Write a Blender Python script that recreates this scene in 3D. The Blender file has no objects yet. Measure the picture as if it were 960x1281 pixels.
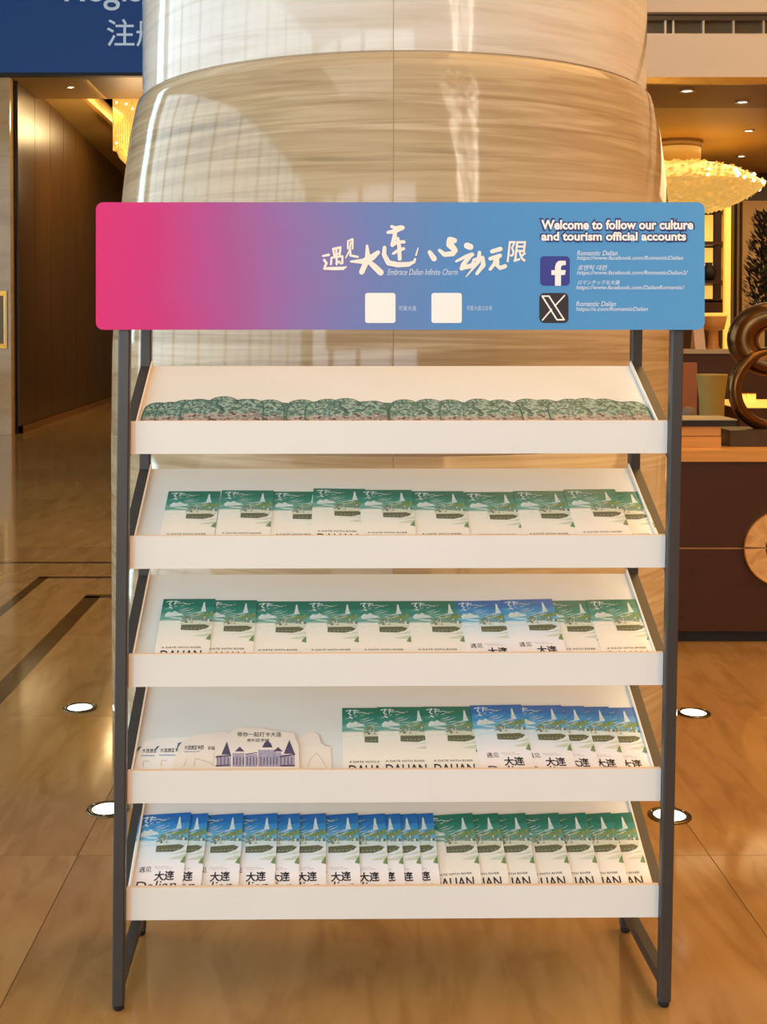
import bpy, math, random
from math import sin, cos, pi, radians, sqrt, atan2
random.seed(7)
SC = bpy.context.scene
COL = SC.collection

# ------------------------------------------------------------------ camera, world, exposure
F = 1500.0            # focal length in pixels of the 960 x 1281 frame
PITCH = radians(1.2)
CX, CY = 430.0, 420.0 + F * math.tan(PITCH)
HC = 1.48
cam_d = bpy.data.cameras.new('camera'); cam = bpy.data.objects.new('camera', cam_d); COL.objects.link(cam)
cam.location = (0, 0, HC); cam.rotation_euler = (pi / 2 - PITCH, 0, 0)
cam_d.sensor_fit = 'HORIZONTAL'; cam_d.sensor_width = 36; cam_d.lens = F / 960 * 36
cam_d.shift_x = (480 - CX) / 960; cam_d.shift_y = -(640.5 - CY) / 960
cam_d.clip_end = 200
SC.camera = cam
SC.view_settings.view_transform = 'Standard'; SC.view_settings.look = 'None'
SC.view_settings.gamma = 1; SC.view_settings.use_curve_mapping = False
SC.view_settings.exposure = -0.1
w = bpy.data.worlds.new('world'); SC.world = w; w.use_nodes = True
w.node_tree.nodes['Background'].inputs[0].default_value = (1.0, .82, .6, 1)
w.node_tree.nodes['Background'].inputs[1].default_value = 0.25

def area(name, loc, rot, sx, sy, power, color, spread=pi):
    l = bpy.data.lights.new(name, 'AREA'); l.shape = 'RECTANGLE'; l.size = sx; l.size_y = sy
    l.energy = power; l.color = color; l.spread = spread
    o = bpy.data.objects.new(name, l); COL.objects.link(o); o.location = loc; o.rotation_euler = rot
    return o
COOL = (.70, .87, 1.0); WARM = (1.0, .72, .34)
WIN_Y = [-7.4, -5.2, -3.0, -0.8, 1.4, 3.6, 5.8, 8.0]; WB = 10.6; REAR_X = [-7.2, -4.6, -2.0, .6]
for y in WIN_Y:                                    # daylight through the tall windows of the left wall
    area('window_daylight', (-9.12, y, 3.6), (0, -pi / 2, 0), 5.8, 2.08, 140, COOL)
for q in (-.42, -.12, .14, .36, .62): area('slit_daylight', (-9.12, WB + q, 4.7), (0, -pi / 2, 0), 6.0, .12, 34, (.55, .86, 1))
for x in REAR_X: area('window_daylight', (x, -9.12, 3.4), (pi / 2, 0, 0), 2.2, 5.4, 165, (.84, .93, 1))
for x, y, p in ((-2.0, -3.5, 100), (5.4, .8, 270), (5.2, 5.4, 420), (-5.0, 4.5, 50)):   # added unseen ceiling lamps; the warm ones gild the right side
    area('ceiling_fill', (x, y, 7.9), (0, 0, 0), 7 if x > 3 else 4, 6 if x > 3 else 4, p, (1, .57, .20) if x > 3 else (1, .96, .9), 2.4 if x > 3 else pi)

# ------------------------------------------------------------------ pixel rays into world points
def ray(px, py):
    a = (px - CX) / F; b = (CY - py) / F
    y = cos(PITCH) + b * sin(PITCH); z = b * cos(PITCH) - sin(PITCH)
    return a / y, z / y                            # per metre of y
def P(px, py, d):
    a, b = ray(px, py)
    return (a * d, d, HC + b * d)
def floor_d(py): return -HC / ray(430, py)[1]
def X(px, d, py=480): return P(px, py, d)[0]
def Z(py, d): return P(430, py, d)[2]

# ------------------------------------------------------------------ materials
def lin(c):
    c = c / 255.0
    return c / 12.92 if c <= .04045 else ((c + .055) / 1.055) ** 2.4
def rgb(r, g, b): return (lin(r), lin(g), lin(b), 1)
def mat(name, col, rough=.5, metal=0, emit=0, emit_col=None, nv=.06, ns=12.0, coat=0, bump=0, stretch=(1, 1, 1)):
    m = bpy.data.materials.new(name); m.use_nodes = True; nt = m.node_tree; b = nt.nodes['Principled BSDF']
    b.inputs['Roughness'].default_value = rough; b.inputs['Metallic'].default_value = metal
    b.inputs['Coat Weight'].default_value = coat; b.inputs['Coat Roughness'].default_value = .05
    tc = nt.nodes.new('ShaderNodeTexCoord'); mp = nt.nodes.new('ShaderNodeMapping'); mp.inputs['Scale'].default_value = stretch
    n = nt.nodes.new('ShaderNodeTexNoise'); n.inputs['Scale'].default_value = ns; n.inputs['Detail'].default_value = 4
    nt.links.new(tc.outputs['Object'], mp.inputs[0]); nt.links.new(mp.outputs[0], n.inputs['Vector'])
    r = nt.nodes.new('ShaderNodeValToRGB')
    r.color_ramp.elements[0].position = .3; r.color_ramp.elements[1].position = .7
    r.color_ramp.elements[0].color = tuple(c * (1 - nv) for c in col[:3]) + (1,)
    r.color_ramp.elements[1].color = tuple(min(1, c * (1 + nv)) for c in col[:3]) + (1,)
    nt.links.new(n.outputs['Fac'], r.inputs[0]); nt.links.new(r.outputs[0], b.inputs['Base Color'])
    if emit:
        b.inputs['Emission Color'].default_value = emit_col or col; b.inputs['Emission Strength'].default_value = emit
    if bump:
        bp = nt.nodes.new('ShaderNodeBump'); bp.inputs['Strength'].default_value = bump; bp.inputs['Distance'].default_value = .002
        nt.links.new(n.outputs['Fac'], bp.inputs['Height']); nt.links.new(bp.outputs[0], b.inputs['Normal'])
    return m

def stone(name, cols, scale, rough=.1, rot=0, dist=.8, use_random=False, fine=0.25, ripple=0, spec=.5, fine_lo=(.72, .66, .58, 1)):
    """Veined polished stone: stretched noise through a colour ramp, finer veins multiplied on top."""
    m = bpy.data.materials.new(name); m.use_nodes = True; nt = m.node_tree; L = nt.links; N = nt.nodes
    b = N['Principled BSDF']; b.inputs['Roughness'].default_value = rough; b.inputs['Specular IOR Level'].default_value = spec
    g = N.new('ShaderNodeNewGeometry'); mp = N.new('ShaderNodeMapping')
    mp.inputs['Scale'].default_value = scale; mp.inputs['Rotation'].default_value = (0, 0, rot)
    src = g.outputs['Position']
    oi = N.new('ShaderNodeObjectInfo')
    if use_random:
        mu = N.new('ShaderNodeMath'); mu.operation = 'MULTIPLY'; mu.inputs[1].default_value = 37
        cmb = N.new('ShaderNodeCombineXYZ'); L.new(oi.outputs['Random'], mu.inputs[0]); L.new(mu.outputs[0], cmb.inputs[2])
        ad = N.new('ShaderNodeVectorMath'); L.new(src, ad.inputs[0]); L.new(cmb.outputs[0], ad.inputs[1]); src = ad.outputs[0]
    L.new(src, mp.inputs[0])
    n1 = N.new('ShaderNodeTexNoise'); n1.inputs['Scale'].default_value = 1; n1.inputs['Detail'].default_value = 8
    n1.inputs['Roughness'].default_value = .55; n1.inputs['Distortion'].default_value = dist
    L.new(mp.outputs[0], n1.inputs['Vector'])
    r = N.new('ShaderNodeValToRGB'); cr = r.color_ramp
    while len(cr.elements) < len(cols): cr.elements.new(.5)
    for e, (p, c) in zip(cr.elements, cols): e.position = p; e.color = c
    L.new(n1.outputs['Fac'], r.inputs[0])
    n2 = N.new('ShaderNodeTexNoise'); n2.inputs['Scale'].default_value = 3.3; n2.inputs['Detail'].default_value = 6; n2.inputs['Distortion'].default_value = dist
    L.new(mp.outputs[0], n2.inputs['Vector'])
    r2 = N.new('ShaderNodeValToRGB'); r2.color_ramp.elements[0].position = .36; r2.color_ramp.elements[1].position = .5
    r2.color_ramp.elements[0].color = fine_lo; r2.color_ramp.elements[1].color = (1, 1, 1, 1)
    L.new(n2.outputs['Fac'], r2.inputs[0])
    mx = N.new('ShaderNodeMix'); mx.data_type = 'RGBA'; mx.blend_type = 'MULTIPLY'; mx.inputs[0].default_value = fine
    L.new(r.outputs[0], mx.inputs[6]); L.new(r2.outputs[0], mx.inputs[7])
    out = mx.outputs[2]
    if use_random:
        hs = N.new('ShaderNodeHueSaturation'); mr = N.new('ShaderNodeMapRange'); mr.inputs[3].default_value = .9; mr.inputs[4].default_value = 1.08
        L.new(oi.outputs['Random'], mr.inputs[0]); L.new(mr.outputs[0], hs.inputs['Value']); L.new(out, hs.inputs['Color']); out = hs.outputs[0]
    L.new(out, b.inputs['Base Color'])
    if ripple:
        n3 = N.new('ShaderNodeTexNoise'); n3.inputs['Scale'].default_value = 9; n3.inputs['Detail'].default_value = 1
        L.new(g.outputs['Position'], n3.inputs['Vector'])
        bp = N.new('ShaderNodeBump'); bp.inputs['Strength'].default_value = ripple; bp.inputs['Distance'].default_value = .004
        L.new(n3.outputs['Fac'], bp.inputs['Height']); L.new(bp.outputs[0], b.inputs['Normal'])
    return m

M = {}
M['upper_stone'] = stone('pale_veined_marble', [(.25, rgb(194, 188, 174)), (.45, rgb(216, 211, 200)), (.6, rgb(206, 198, 182)), (.8, rgb(224, 220, 212))], (.7, .7, 11), .07, ripple=.05, fine=.3)
M['lower_stone'] = stone('wood_vein_marble', [(.25, rgb(138, 120, 90)), (.42, rgb(188, 169, 136)), (.55, rgb(168, 147, 114)), (.68, rgb(204, 187, 156)), (.85, rgb(176, 157, 124))], (.5, .5, 13), .07, ripple=.05, fine=.55)
M['floor_stone'] = stone('tan_veined_floor_marble', [(.2, rgb(138, 102, 56)), (.42, rgb(164, 127, 76)), (.55, rgb(154, 116, 66)), (.7, rgb(170, 134, 84)), (.85, rgb(156, 118, 70))], (3.2, .8, 1), .09, rot=radians(24), dist=1.1, use_random=True, fine=.55, spec=.55)
M['inlay'] = stone('dark_emperador_inlay', [(.3, rgb(58, 40, 18)), (.55, rgb(82, 60, 30)), (.8, rgb(48, 32, 14))], (9, 9, 9), .1)
M['grout'] = mat('dark_joint', rgb(86, 62, 36), .6)
M['column_grout'] = mat('pale_joint', rgb(222, 204, 176), .6)
M['dark_metal'] = mat('charcoal_powder_coated_steel', rgb(66, 64, 63), .38, .35, nv=.05, ns=30)
M['rubber'] = mat('black_rubber', rgb(24, 24, 25), .7)
M['laminate'] = mat('cream_white_laminate', rgb(226, 228, 225), .42, nv=.015, ns=4)
M['edge'] = mat('peach_card_and_warm_lit_edge', rgb(236, 210, 184), .5, nv=.03)  # peach stands in for warm light on flange and lip edges
M['white_print'] = mat('white_print', rgb(250, 246, 242), .45, nv=.01)
M['cream_print'] = mat('cream_print', rgb(252, 240, 228), .45, nv=.02)
M['pale_print'] = mat('pale_blue_white_print', rgb(206, 222, 238), .45, nv=.01)
M['navy_print'] = mat('navy_print', rgb(28, 42, 112), .45, nv=.03)
M['badge_blue'] = mat('indigo_print', rgb(40, 48, 142), .4, nv=.03)
M['black_print'] = mat('black_print', rgb(34, 24, 28), .4, nv=.05)
M['ink'] = mat('black_ink', rgb(32, 30, 44), .5, nv=.05)
M['grey_ink'] = mat('grey_ink', rgb(150, 150, 160), .5)
M['paper'] = mat('white_paper', rgb(240, 236, 230), .6, nv=.02)
M['warm_paper'] = mat('warm_white_paper', rgb(240, 228, 216), .6, nv=.03)
M['violet_ink'] = mat('violet_ink', rgb(84, 72, 104), .5, nv=.15, ns=90)
M['lilac_ink'] = mat('lilac_ink', rgb(172, 164, 184), .5, nv=.25, ns=260)
M['pale_line'] = mat('faint_brown_ink', rgb(206, 190, 178), .5)
M['teal_ink'] = mat('teal_ink', rgb(40, 110, 116), .5, nv=.2)
M['blue_line'] = mat('blue_grey_ink', rgb(128, 140, 190), .5)
M['olive_art'] = mat('olive_building_print', rgb(104, 106, 78), .5, nv=.3, ns=300)
M['roof_art'] = mat('pale_roof_print', rgb(214, 218, 196), .5, nv=.1, ns=200)
M['town_art'] = mat('town_print', rgb(134, 148, 130), .5, nv=.45, ns=400)
M['moss_art'] = mat('green_shore_print', rgb(120, 150, 96), .5, nv=.3, ns=200)
M['wave_art'] = mat('white_foam_print', rgb(214, 230, 228), .5, nv=.08, ns=150)
M['beige_wall'] = mat('beige_plaster', rgb(196, 186, 172), .6, nv=.03, ns=2)
M['beige_marble'] = stone('beige_wall_marble', [(.3, rgb(196, 160, 112)), (.55, rgb(212, 178, 130)), (.8, rgb(186, 150, 104))], (.8, .8, 2.5), .12)
M['dark_wood'] = mat('dark_wood_panelling', rgb(76, 50, 20), .28, nv=.4, ns=3, stretch=(9, 9, .25))
M['counter_wood'] = mat('dark_red_wood', rgb(62, 30, 14), .35, nv=.15, ns=5, stretch=(1, 1, 6))
M['gold_wood'] = mat('honey_wood', rgb(206, 150, 78), .35, nv=.1, ns=6, stretch=(.5, 3, 8))
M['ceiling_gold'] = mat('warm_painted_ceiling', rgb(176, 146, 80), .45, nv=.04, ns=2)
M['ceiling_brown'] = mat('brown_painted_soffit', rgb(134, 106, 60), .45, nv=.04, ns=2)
M['black'] = mat('matt_black', rgb(18, 14, 12), .6)
M['bronze'] = mat('polished_bronze', rgb(98, 68, 36), .22, .9, nv=.3, ns=7)
M['dark_stone'] = mat('dark_stone_plinth', rgb(64, 48, 28), .35, nv=.15)
M['glass_dark'] = mat('smoked_glass', rgb(96, 84, 66), .1, nv=.05)
M['aluminium'] = mat('brushed_metal', rgb(190, 180, 160), .3, .7)
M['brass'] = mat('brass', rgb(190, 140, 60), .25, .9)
M['chrome'] = mat('dark_chrome', rgb(96, 84, 60), .2, .9)
M['lamp_glass'] = mat('lit_lamp_glass', rgb(255, 250, 225), .3, emit=3.2, emit_col=(1, .97, .8, 1))
M['down_glass'] = mat('lit_downlight', rgb(255, 230, 180), .3, emit=12, emit_col=(1, .85, .6, 1))
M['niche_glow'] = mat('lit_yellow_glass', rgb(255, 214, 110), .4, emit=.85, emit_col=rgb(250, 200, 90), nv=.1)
M['crystal'] = mat('lit_crystal', rgb(200, 150, 70), .2, emit=.62, emit_col=rgb(250, 200, 100), nv=.5, ns=18)
M['bulb'] = mat('bright_bulb', rgb(255, 240, 200), .3, emit=5, emit_col=(1, .88, .6, 1))
M['spark'] = mat('bright_crystal', rgb(255, 240, 200), .3, emit=60, emit_col=(1, .9, .74, 1))
M['terracotta'] = mat('terracotta_upholstery', rgb(140, 84, 50), .8, nv=.08)
M['olive'] = mat('olive_upholstery', rgb(150, 124, 52), .7, nv=.08)
M['grey_fabric'] = mat('grey_upholstery', rgb(104, 88, 78), .8)
M['leaf'] = mat('dark_dried_leaf', rgb(58, 50, 36), .6, nv=.4, ns=20)
M['panel_beige'] = mat('beige_fabric_panel', rgb(196, 158, 106), .6, nv=.04)
M['screen'] = mat('blue_led_screen', rgb(4, 8, 20), .6, emit=.75, emit_col=rgb(14, 58, 112), nv=.1, ns=.8)
M['screen_text'] = mat('lit_pale_letters', rgb(180, 196, 210), .4, emit=.35, emit_col=rgb(190, 205, 220))
M['emblem'] = stone('polished_onyx', [(.3, rgb(170, 118, 62)), (.5, rgb(222, 178, 120)), (.7, rgb(190, 140, 84)), (.85, rgb(232, 196, 142))], (6, 6, 9), .12)

def header_material():
    m = bpy.data.materials.new('magenta_to_blue_print'); m.use_nodes = True; nt = m.node_tree; N = nt.nodes; L = nt.links
    b = N['Principled BSDF']; b.inputs['Roughness'].default_value = .5; b.inputs['Specular IOR Level'].default_value = .3
    tc = N.new('ShaderNodeTexCoord'); sp = N.new('ShaderNodeSeparateXYZ'); L.new(tc.outputs['Object'], sp.inputs[0])
    mr = N.new('ShaderNodeMapRange'); mr.inputs[1].default_value = X(120, 2.58); mr.inputs[2].default_value = X(882, 2.58)
    n = N.new('ShaderNodeTexNoise'); n.inputs['Scale'].default_value = 3
    ma = N.new('ShaderNodeMath'); ma.operation = 'MULTIPLY_ADD'; ma.inputs[1].default_value = .08; L.new(n.outputs['Fac'], ma.inputs[0]); L.new(sp.outputs[0], ma.inputs[2])
    L.new(ma.outputs[0], mr.inputs[0]); r = N.new('ShaderNodeValToRGB'); cr = r.color_ramp
    st = [(0.03, (216, 36, 118)), (.12, (204, 44, 124)), (.24, (172, 80, 152)), (.36, (142, 112, 176)), (.48, (108, 130, 190)), (.62, (82, 142, 202)), (.8, (78, 150, 208)), (1, (84, 154, 210))]
    while len(cr.elements) < len(st): cr.elements.new(.5)
    for e, (p, c) in zip(cr.elements, st): e.position = p; e.color = rgb(*c)
    L.new(mr.outputs[0], r.inputs[0]); L.new(r.outputs[0], b.inputs['Base Color'])
    return m
M['header'] = header_material()

def cover_material(name, stops, k):
    """Printed front of a brochure: stormy sea above a foam edge, pale sand below."""
    m = bpy.data.materials.new(name); m.use_nodes = True; nt = m.node_tree; N = nt.nodes; L = nt.links
    b = N['Principled BSDF']; b.inputs['Roughness'].default_value = .32
    tc = N.new('ShaderNodeTexCoord'); sp = N.new('ShaderNodeSeparateXYZ'); L.new(tc.outputs['Object'], sp.inputs[0])
    mp = N.new('ShaderNodeMapping'); mp.inputs['Scale'].default_value = (26, 95, 1); mp.inputs['Rotation'].default_value = (0, 0, .35); L.new(tc.outputs['Object'], mp.inputs[0])
    n = N.new('ShaderNodeTexNoise'); n.inputs['Scale'].default_value = 1; n.inputs['Detail'].default_value = 3; n.inputs['Distortion'].default_value = .8; L.new(mp.outputs[0], n.inputs['Vector'])
    ma = N.new('ShaderNodeMath'); ma.operation = 'MULTIPLY_ADD'; ma.inputs[1].default_value = k; L.new(n.outputs['Fac'], ma.inputs[0]); L.new(sp.outputs[1], ma.inputs[2])
    wv = N.new('ShaderNodeMath'); wv.operation = 'SINE'; w1 = N.new('ShaderNodeMath'); w1.operation = 'MULTIPLY'; w1.inputs[1].default_value = 55; L.new(sp.outputs[0], w1.inputs[0]); L.new(w1.outputs[0], wv.inputs[0])
    w2 = N.new('ShaderNodeMath'); w2.operation = 'MULTIPLY_ADD'; w2.inputs[1].default_value = .004; L.new(wv.outputs[0], w2.inputs[0]); L.new(ma.outputs[0], w2.inputs[2])
    mr = N.new('ShaderNodeMapRange'); mr.inputs[1].default_value = .038 + k * .5; mr.inputs[2].default_value = .238 + k * .5; L.new(w2.outputs[0], mr.inputs[0])
    r = N.new('ShaderNodeValToRGB'); cr = r.color_ramp
    while len(cr.elements) < len(stops): cr.elements.new(.5)
    for e, (p, c) in zip(cr.elements, stops): e.position = p; e.color = rgb(*c)
    L.new(mr.outputs[0], r.inputs[0]); L.new(r.outputs[0], b.inputs['Base Color'])
    return m
M['cover_green'] = cover_material('green_sea_cover', [(0, (246, 240, 232)), (.3, (244, 236, 222)), (.59, (240, 240, 228)), (.62, (200, 220, 208)), (.66, (116, 176, 164)), (.8, (52, 142, 128)), (.9, (28, 118, 104)), (1, (22, 112, 92))], .06)
M['cover_blue'] = cover_material('blue_sea_cover', [(0, (250, 240, 236)), (.25, (246, 240, 240)), (.56, (226, 240, 244)), (.62, (196, 228, 240)), (.66, (112, 190, 226)), (.8, (58, 150, 214)), (.9, (30, 116, 190)), (1, (20, 96, 176))], .06)

def card_material():
    m = bpy.data.materials.new('teal_city_print'); m.use_nodes = True; nt = m.node_tree; N = nt.nodes; L = nt.links
    b = N['Principled BSDF']; b.inputs['Roughness'].default_value = .4
    tc = N.new('ShaderNodeTexCoord'); sp = N.new('ShaderNodeSeparateXYZ'); L.new(tc.outputs['Object'], sp.inputs[0])
    n = N.new('ShaderNodeTexNoise'); n.inputs['Scale'].default_value = 48; n.inputs['Detail'].default_value = 4; n.inputs['Distortion'].default_value = 2.5; L.new(tc.outputs['Object'], n.inputs['Vector'])
    r = N.new('ShaderNodeValToRGB'); cr = r.color_ramp
    st = [(.3, (28, 56, 56)), (.43, (54, 96, 92)), (.52, (92, 130, 122)), (.6, (166, 188, 176)), (.72, (84, 112, 112))]
    while len(cr.elements) < len(st): cr.elements.new(.5)
    for e, (p, c) in zip(cr.elements, st): e.position = p; e.color = rgb(*c)
    L.new(n.outputs['Fac'], r.inputs[0])
    r2 = N.new('ShaderNodeValToRGB'); cr = r2.color_ramp
    st = [(.3, (48, 44, 52)), (.42, (104, 84, 92)), (.5, (176, 168, 158)), (.58, (110, 124, 120)), (.7, (150, 112, 112)), (.85, (60, 50, 60))]
    while len(cr.elements) < len(st): cr.elements.new(.5)
    for e, (p, c) in zip(cr.elements, st): e.position = p; e.color = rgb(*c)
    n2 = N.new('ShaderNodeTexNoise'); n2.inputs['Scale'].default_value = 60; n2.inputs['Detail'].default_value = 2; L.new(tc.outputs['Object'], n2.inputs['Vector']); L.new(n2.outputs['Fac'], r2.inputs[0])
    ad = N.new('ShaderNodeMath'); ad.operation = 'MULTIPLY_ADD'; ad.inputs[1].default_value = .05; L.new(n2.outputs['Fac'], ad.inputs[0]); L.new(sp.outputs[1], ad.inputs[2])
    mr = N.new('ShaderNodeMapRange'); mr.inputs[1].default_value = .125; mr.inputs[2].default_value = .135; L.new(ad.outputs[0], mr.inputs[0])
    mx = N.new('ShaderNodeMix'); mx.data_type = 'RGBA'; L.new(mr.outputs[0], mx.inputs[0]); L.new(r2.outputs[0], mx.inputs[6]); L.new(r.outputs[0], mx.inputs[7])
    L.new(mx.outputs[2], b.inputs['Base Color'])
    return m
M['card_print'] = card_material()
M['card_rim'] = mat('deep_green_card', rgb(52, 98, 84), .5, nv=.15, ns=60)

# ------------------------------------------------------------------ mesh helpers
ORG = {}
class MB:
    def __init__(s): s.v = []; s.f = []; s.m = []; s.smooth = []
    def add(s, vs, fs, mi=0, sm=False):
        n = len(s.v); s.v += [tuple(v) for v in vs]
        for f in fs: s.f.append([i + n for i in f]); s.m.append(mi); s.smooth.append(sm)
        return s
    def box(s, x0, x1, y0, y1, z0, z1, mi=0, sh=None):
        vs = [(x, y, z) for z in (z0, z1) for y in (y0, y1) for x in (x0, x1)]
        if sh: vs = [sh(v) for v in vs]
        return s.add(vs, [(0, 2, 3, 1), (4, 5, 7, 6), (0, 1, 5, 4), (2, 6, 7, 3), (0, 4, 6, 2), (1, 3, 7, 5)], mi)
    def bevbox(s, x0, x1, y0, y1, z0, z1, r=.002, mi=0, sh=None):
        """box with its four z-edges chamfered (for tubes and posts)"""
        pts = [(x0 + r, y0), (x1 - r, y0), (x1, y0 + r), (x1, y1 - r), (x1 - r, y1), (x0 + r, y1), (x0, y1 - r), (x0, y0 + r)]
        vs = [(x, y, z) for z in (z0, z1) for x, y in pts]
        if sh: vs = [sh(v) for v in vs]
        fs = [tuple(range(7, -1, -1)), tuple(range(8, 16))] + [(i, (i + 1) % 8, (i + 1) % 8 + 8, i + 8) for i in range(8)]
        return s.add(vs, fs, mi)
    def prism(s, pts, z0, z1, mi=0, tf=None, top=None):
        n = len(pts); vs = [(x, y, z0) for x, y in pts] + [(x, y, z1) for x, y in pts]
        if tf: vs = [tf(v) for v in vs]
        fs = [tuple(range(n - 1, -1, -1))] + [(i, (i + 1) % n, (i + 1) % n + n, i + n) for i in range(n)]
        s.add(vs, fs, mi); k = len(s.v)
        s.f.append([k - n + i for i in range(n)]); s.m.append(mi if top is None else top); s.smooth.append(False)
        return s
    def poly(s, pts, z=0, mi=0, tf=None):
        vs = [(x, y, z) for x, y in pts]
        if tf: vs = [tf(v) for v in vs]
        return s.add(vs, [tuple(range(len(pts)))], mi)
    def bar(s, a, b, wx, wz, mi=0, sh=None):
        """square bar from a to b in the yz plane, width wx along x"""
        dy, dz = b[1] - a[1], b[2] - a[2]; l = sqrt(dy * dy + dz * dz); ny, nz = -dz / l * wz / 2, dy / l * wz / 2
        vs = []
        for p in (a, b):
            for sx in (-1, 1):
                for sn in (-1, 1): vs.append((p[0] + sx * wx / 2, p[1] + sn * ny, p[2] + sn * nz))
        if sh: vs = [sh(v) for v in vs]
        return s.add(vs, [(0, 1, 3, 2), (4, 6, 7, 5), (0, 4, 5, 1), (2, 3, 7, 6), (0, 2, 6, 4), (1, 5, 7, 3)], mi)
    def lathe(s, prof, c, n=32, a0=0, a1=2 * pi, mi=0, sm=True, caps=False, sx=1, sy=1):
        full = abs(a1 - a0 - 2 * pi) < 1e-6; k = n if full else n + 1; vs = []
        for i in range(k):
            a = a0 + (a1 - a0) * i / n
            for r, z in prof: vs.append((c[0] + r * cos(a) * sx, c[1] + r * sin(a) * sy, c[2] + z))
        m = len(prof); fs = []
        for i in range(n):
            j = (i + 1) % k
            for q in range(m - 1): fs.append((i * m + q, j * m + q, j * m + q + 1, i * m + q + 1))
        s.add(vs, fs, mi, sm)
        if caps and not full:
            s.add(vs[:m], [tuple(range(m))], mi); s.add(vs[-m:], [tuple(range(m - 1, -1, -1))], mi)
        return s
    def tube(s, pts, rad, n=10, mi=0, closed=False, sm=True):
        from mathutils import Vector
        P_ = [Vector(p) for p in pts]; k = len(P_); vs = []
        for i, p in enumerate(P_):
            a = P_[(i - 1) % k] if closed or i else p; b = P_[(i + 1) % k] if closed or i < k - 1 else p
            t = (b - a).normalized(); up = Vector((0, 1, 0)) if abs(t.y) < .9 else Vector((1, 0, 0))
            u = t.cross(up).normalized(); v = t.cross(u); r = rad[i] if isinstance(rad, (list, tuple)) else rad
            for q in range(n):
                an = 2 * pi * q / n; vs.append(p + u * (r * cos(an)) + v * (r * sin(an)))
        fs = []
        for i in range(k if closed else k - 1):
            j = (i + 1) % k
            for q in range(n): fs.append((i * n + q, i * n + (q + 1) % n, j * n + (q + 1) % n, j * n + q))
        if not closed: fs += [tuple(range(n - 1, -1, -1)), tuple((k - 1) * n + q for q in range(n))]
        return s.add(vs, fs, mi, sm)
    def strokes(s, sts, tf, z=0, mi=0):
        """brush strokes; every piece sits a hair above the last so that none share a plane"""
        for pts, r in sts:
            rs = r if isinstance(r, (list, tuple)) else [r] * len(pts)
            for (x, y), q in zip(pts, rs):
                s.poly([(x + q * cos(i * pi / 5), y + q * sin(i * pi / 5)) for i in range(10)], z, mi, tf); z += 8e-6
            for (a, b, ra, rb) in zip(pts, pts[1:], rs, rs[1:]):
                dx, dy = b[0] - a[0], b[1] - a[1]; l = sqrt(dx * dx + dy * dy) or 1; nx, ny = -dy / l, dx / l
                s.poly([(a[0] + nx * ra, a[1] + ny * ra), (a[0] - nx * ra, a[1] - ny * ra), (b[0] - nx * rb, b[1] - ny * rb), (b[0] + nx * rb, b[1] + ny * rb)], z, mi, tf); z += 8e-6
        return s
    def mesh(s, name, mats):
        me = bpy.data.meshes.new(name); me.from_pydata(s.v, [], s.f)
        for m_ in mats: me.materials.append(M[m_])
        me.polygons.foreach_set('material_index', s.m); me.polygons.foreach_set('use_smooth', s.smooth)
        me.update(); return me
    def build(s, name, mats, parent=None, org=(0, 0, 0)):
        """links ONE mesh object; vertices are given in world coordinates when org is left at 0"""
        mats = [mats] if isinstance(mats, str) else mats
        return link(name, s.mesh(name, mats), parent, org)
def link(name, me, parent=None, org=(0, 0, 0)):
    o = bpy.data.objects.new(name, me); COL.objects.link(o); ORG[o.name] = org
    if parent is not None:
        o.parent = parent; q = ORG[parent.name]; o.location = (org[0] - q[0], org[1] - q[1], org[2] - q[2])
    else: o.location = org
    return o
def tag(o, label, cat, group=None):
    o['label'] = label; o['category'] = cat
    if group: o['group'] = group
    return o
def thing(name, label, cat, loc=(0, 0, 0), group=None):
    o = bpy.data.objects.new(name, None); COL.objects.link(o); o.location = loc; ORG[o.name] = tuple(loc)
    o.empty_display_size = .1
    return tag(o, label, cat, group)
def struct(o): o['kind'] = 'structure'; return o

_tc = {}
def text_geo(body, bold=0, shear=0, space=1.0):
    k = (body, bold, shear, space)
    if k not in _tc:
        c = bpy.data.curves.new('lettering', 'FONT'); c.body = body; c.offset = bold; c.shear = shear; c.resolution_u = 3; c.space_character = space
        o = bpy.data.objects.new('lettering', c); me = bpy.data.meshes.new_from_object(o)
        vs = [(v.co.x, v.co.y) for v in me.vertices]; fs = [tuple(p.vertices) for p in me.polygons]
        c.offset = 0; m0 = bpy.data.meshes.new_from_object(o); v0 = [(v.co.x, v.co.y) for v in m0.vertices]
        bpy.data.objects.remove(o); bpy.data.curves.remove(c); bpy.data.meshes.remove(me); bpy.data.meshes.remove(m0)
        x0 = min(v[0] for v in v0); x1 = max(v[0] for v in v0); y0 = min(v[1] for v in v0); y1 = max(v[1] for v in v0)
        _tc[k] = ([((x - x0) / (x1 - x0), (y - y0) / (y1 - y0)) for x, y in vs], fs)
    return _tc[k]
def put_text(mb, body, box, tf, z=0, mi=0, **kw):
    """letters filling box (x0, y0, x1, y1), baseline side y0, mapped to space by tf"""
    vs, fs = text_geo(body, **kw); x0, y0, x1, y1 = box
    mb.add([tf((x0 + a * (x1 - x0), y0 + b * (y1 - y0), z)) for a, b in vs], fs, mi)

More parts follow.
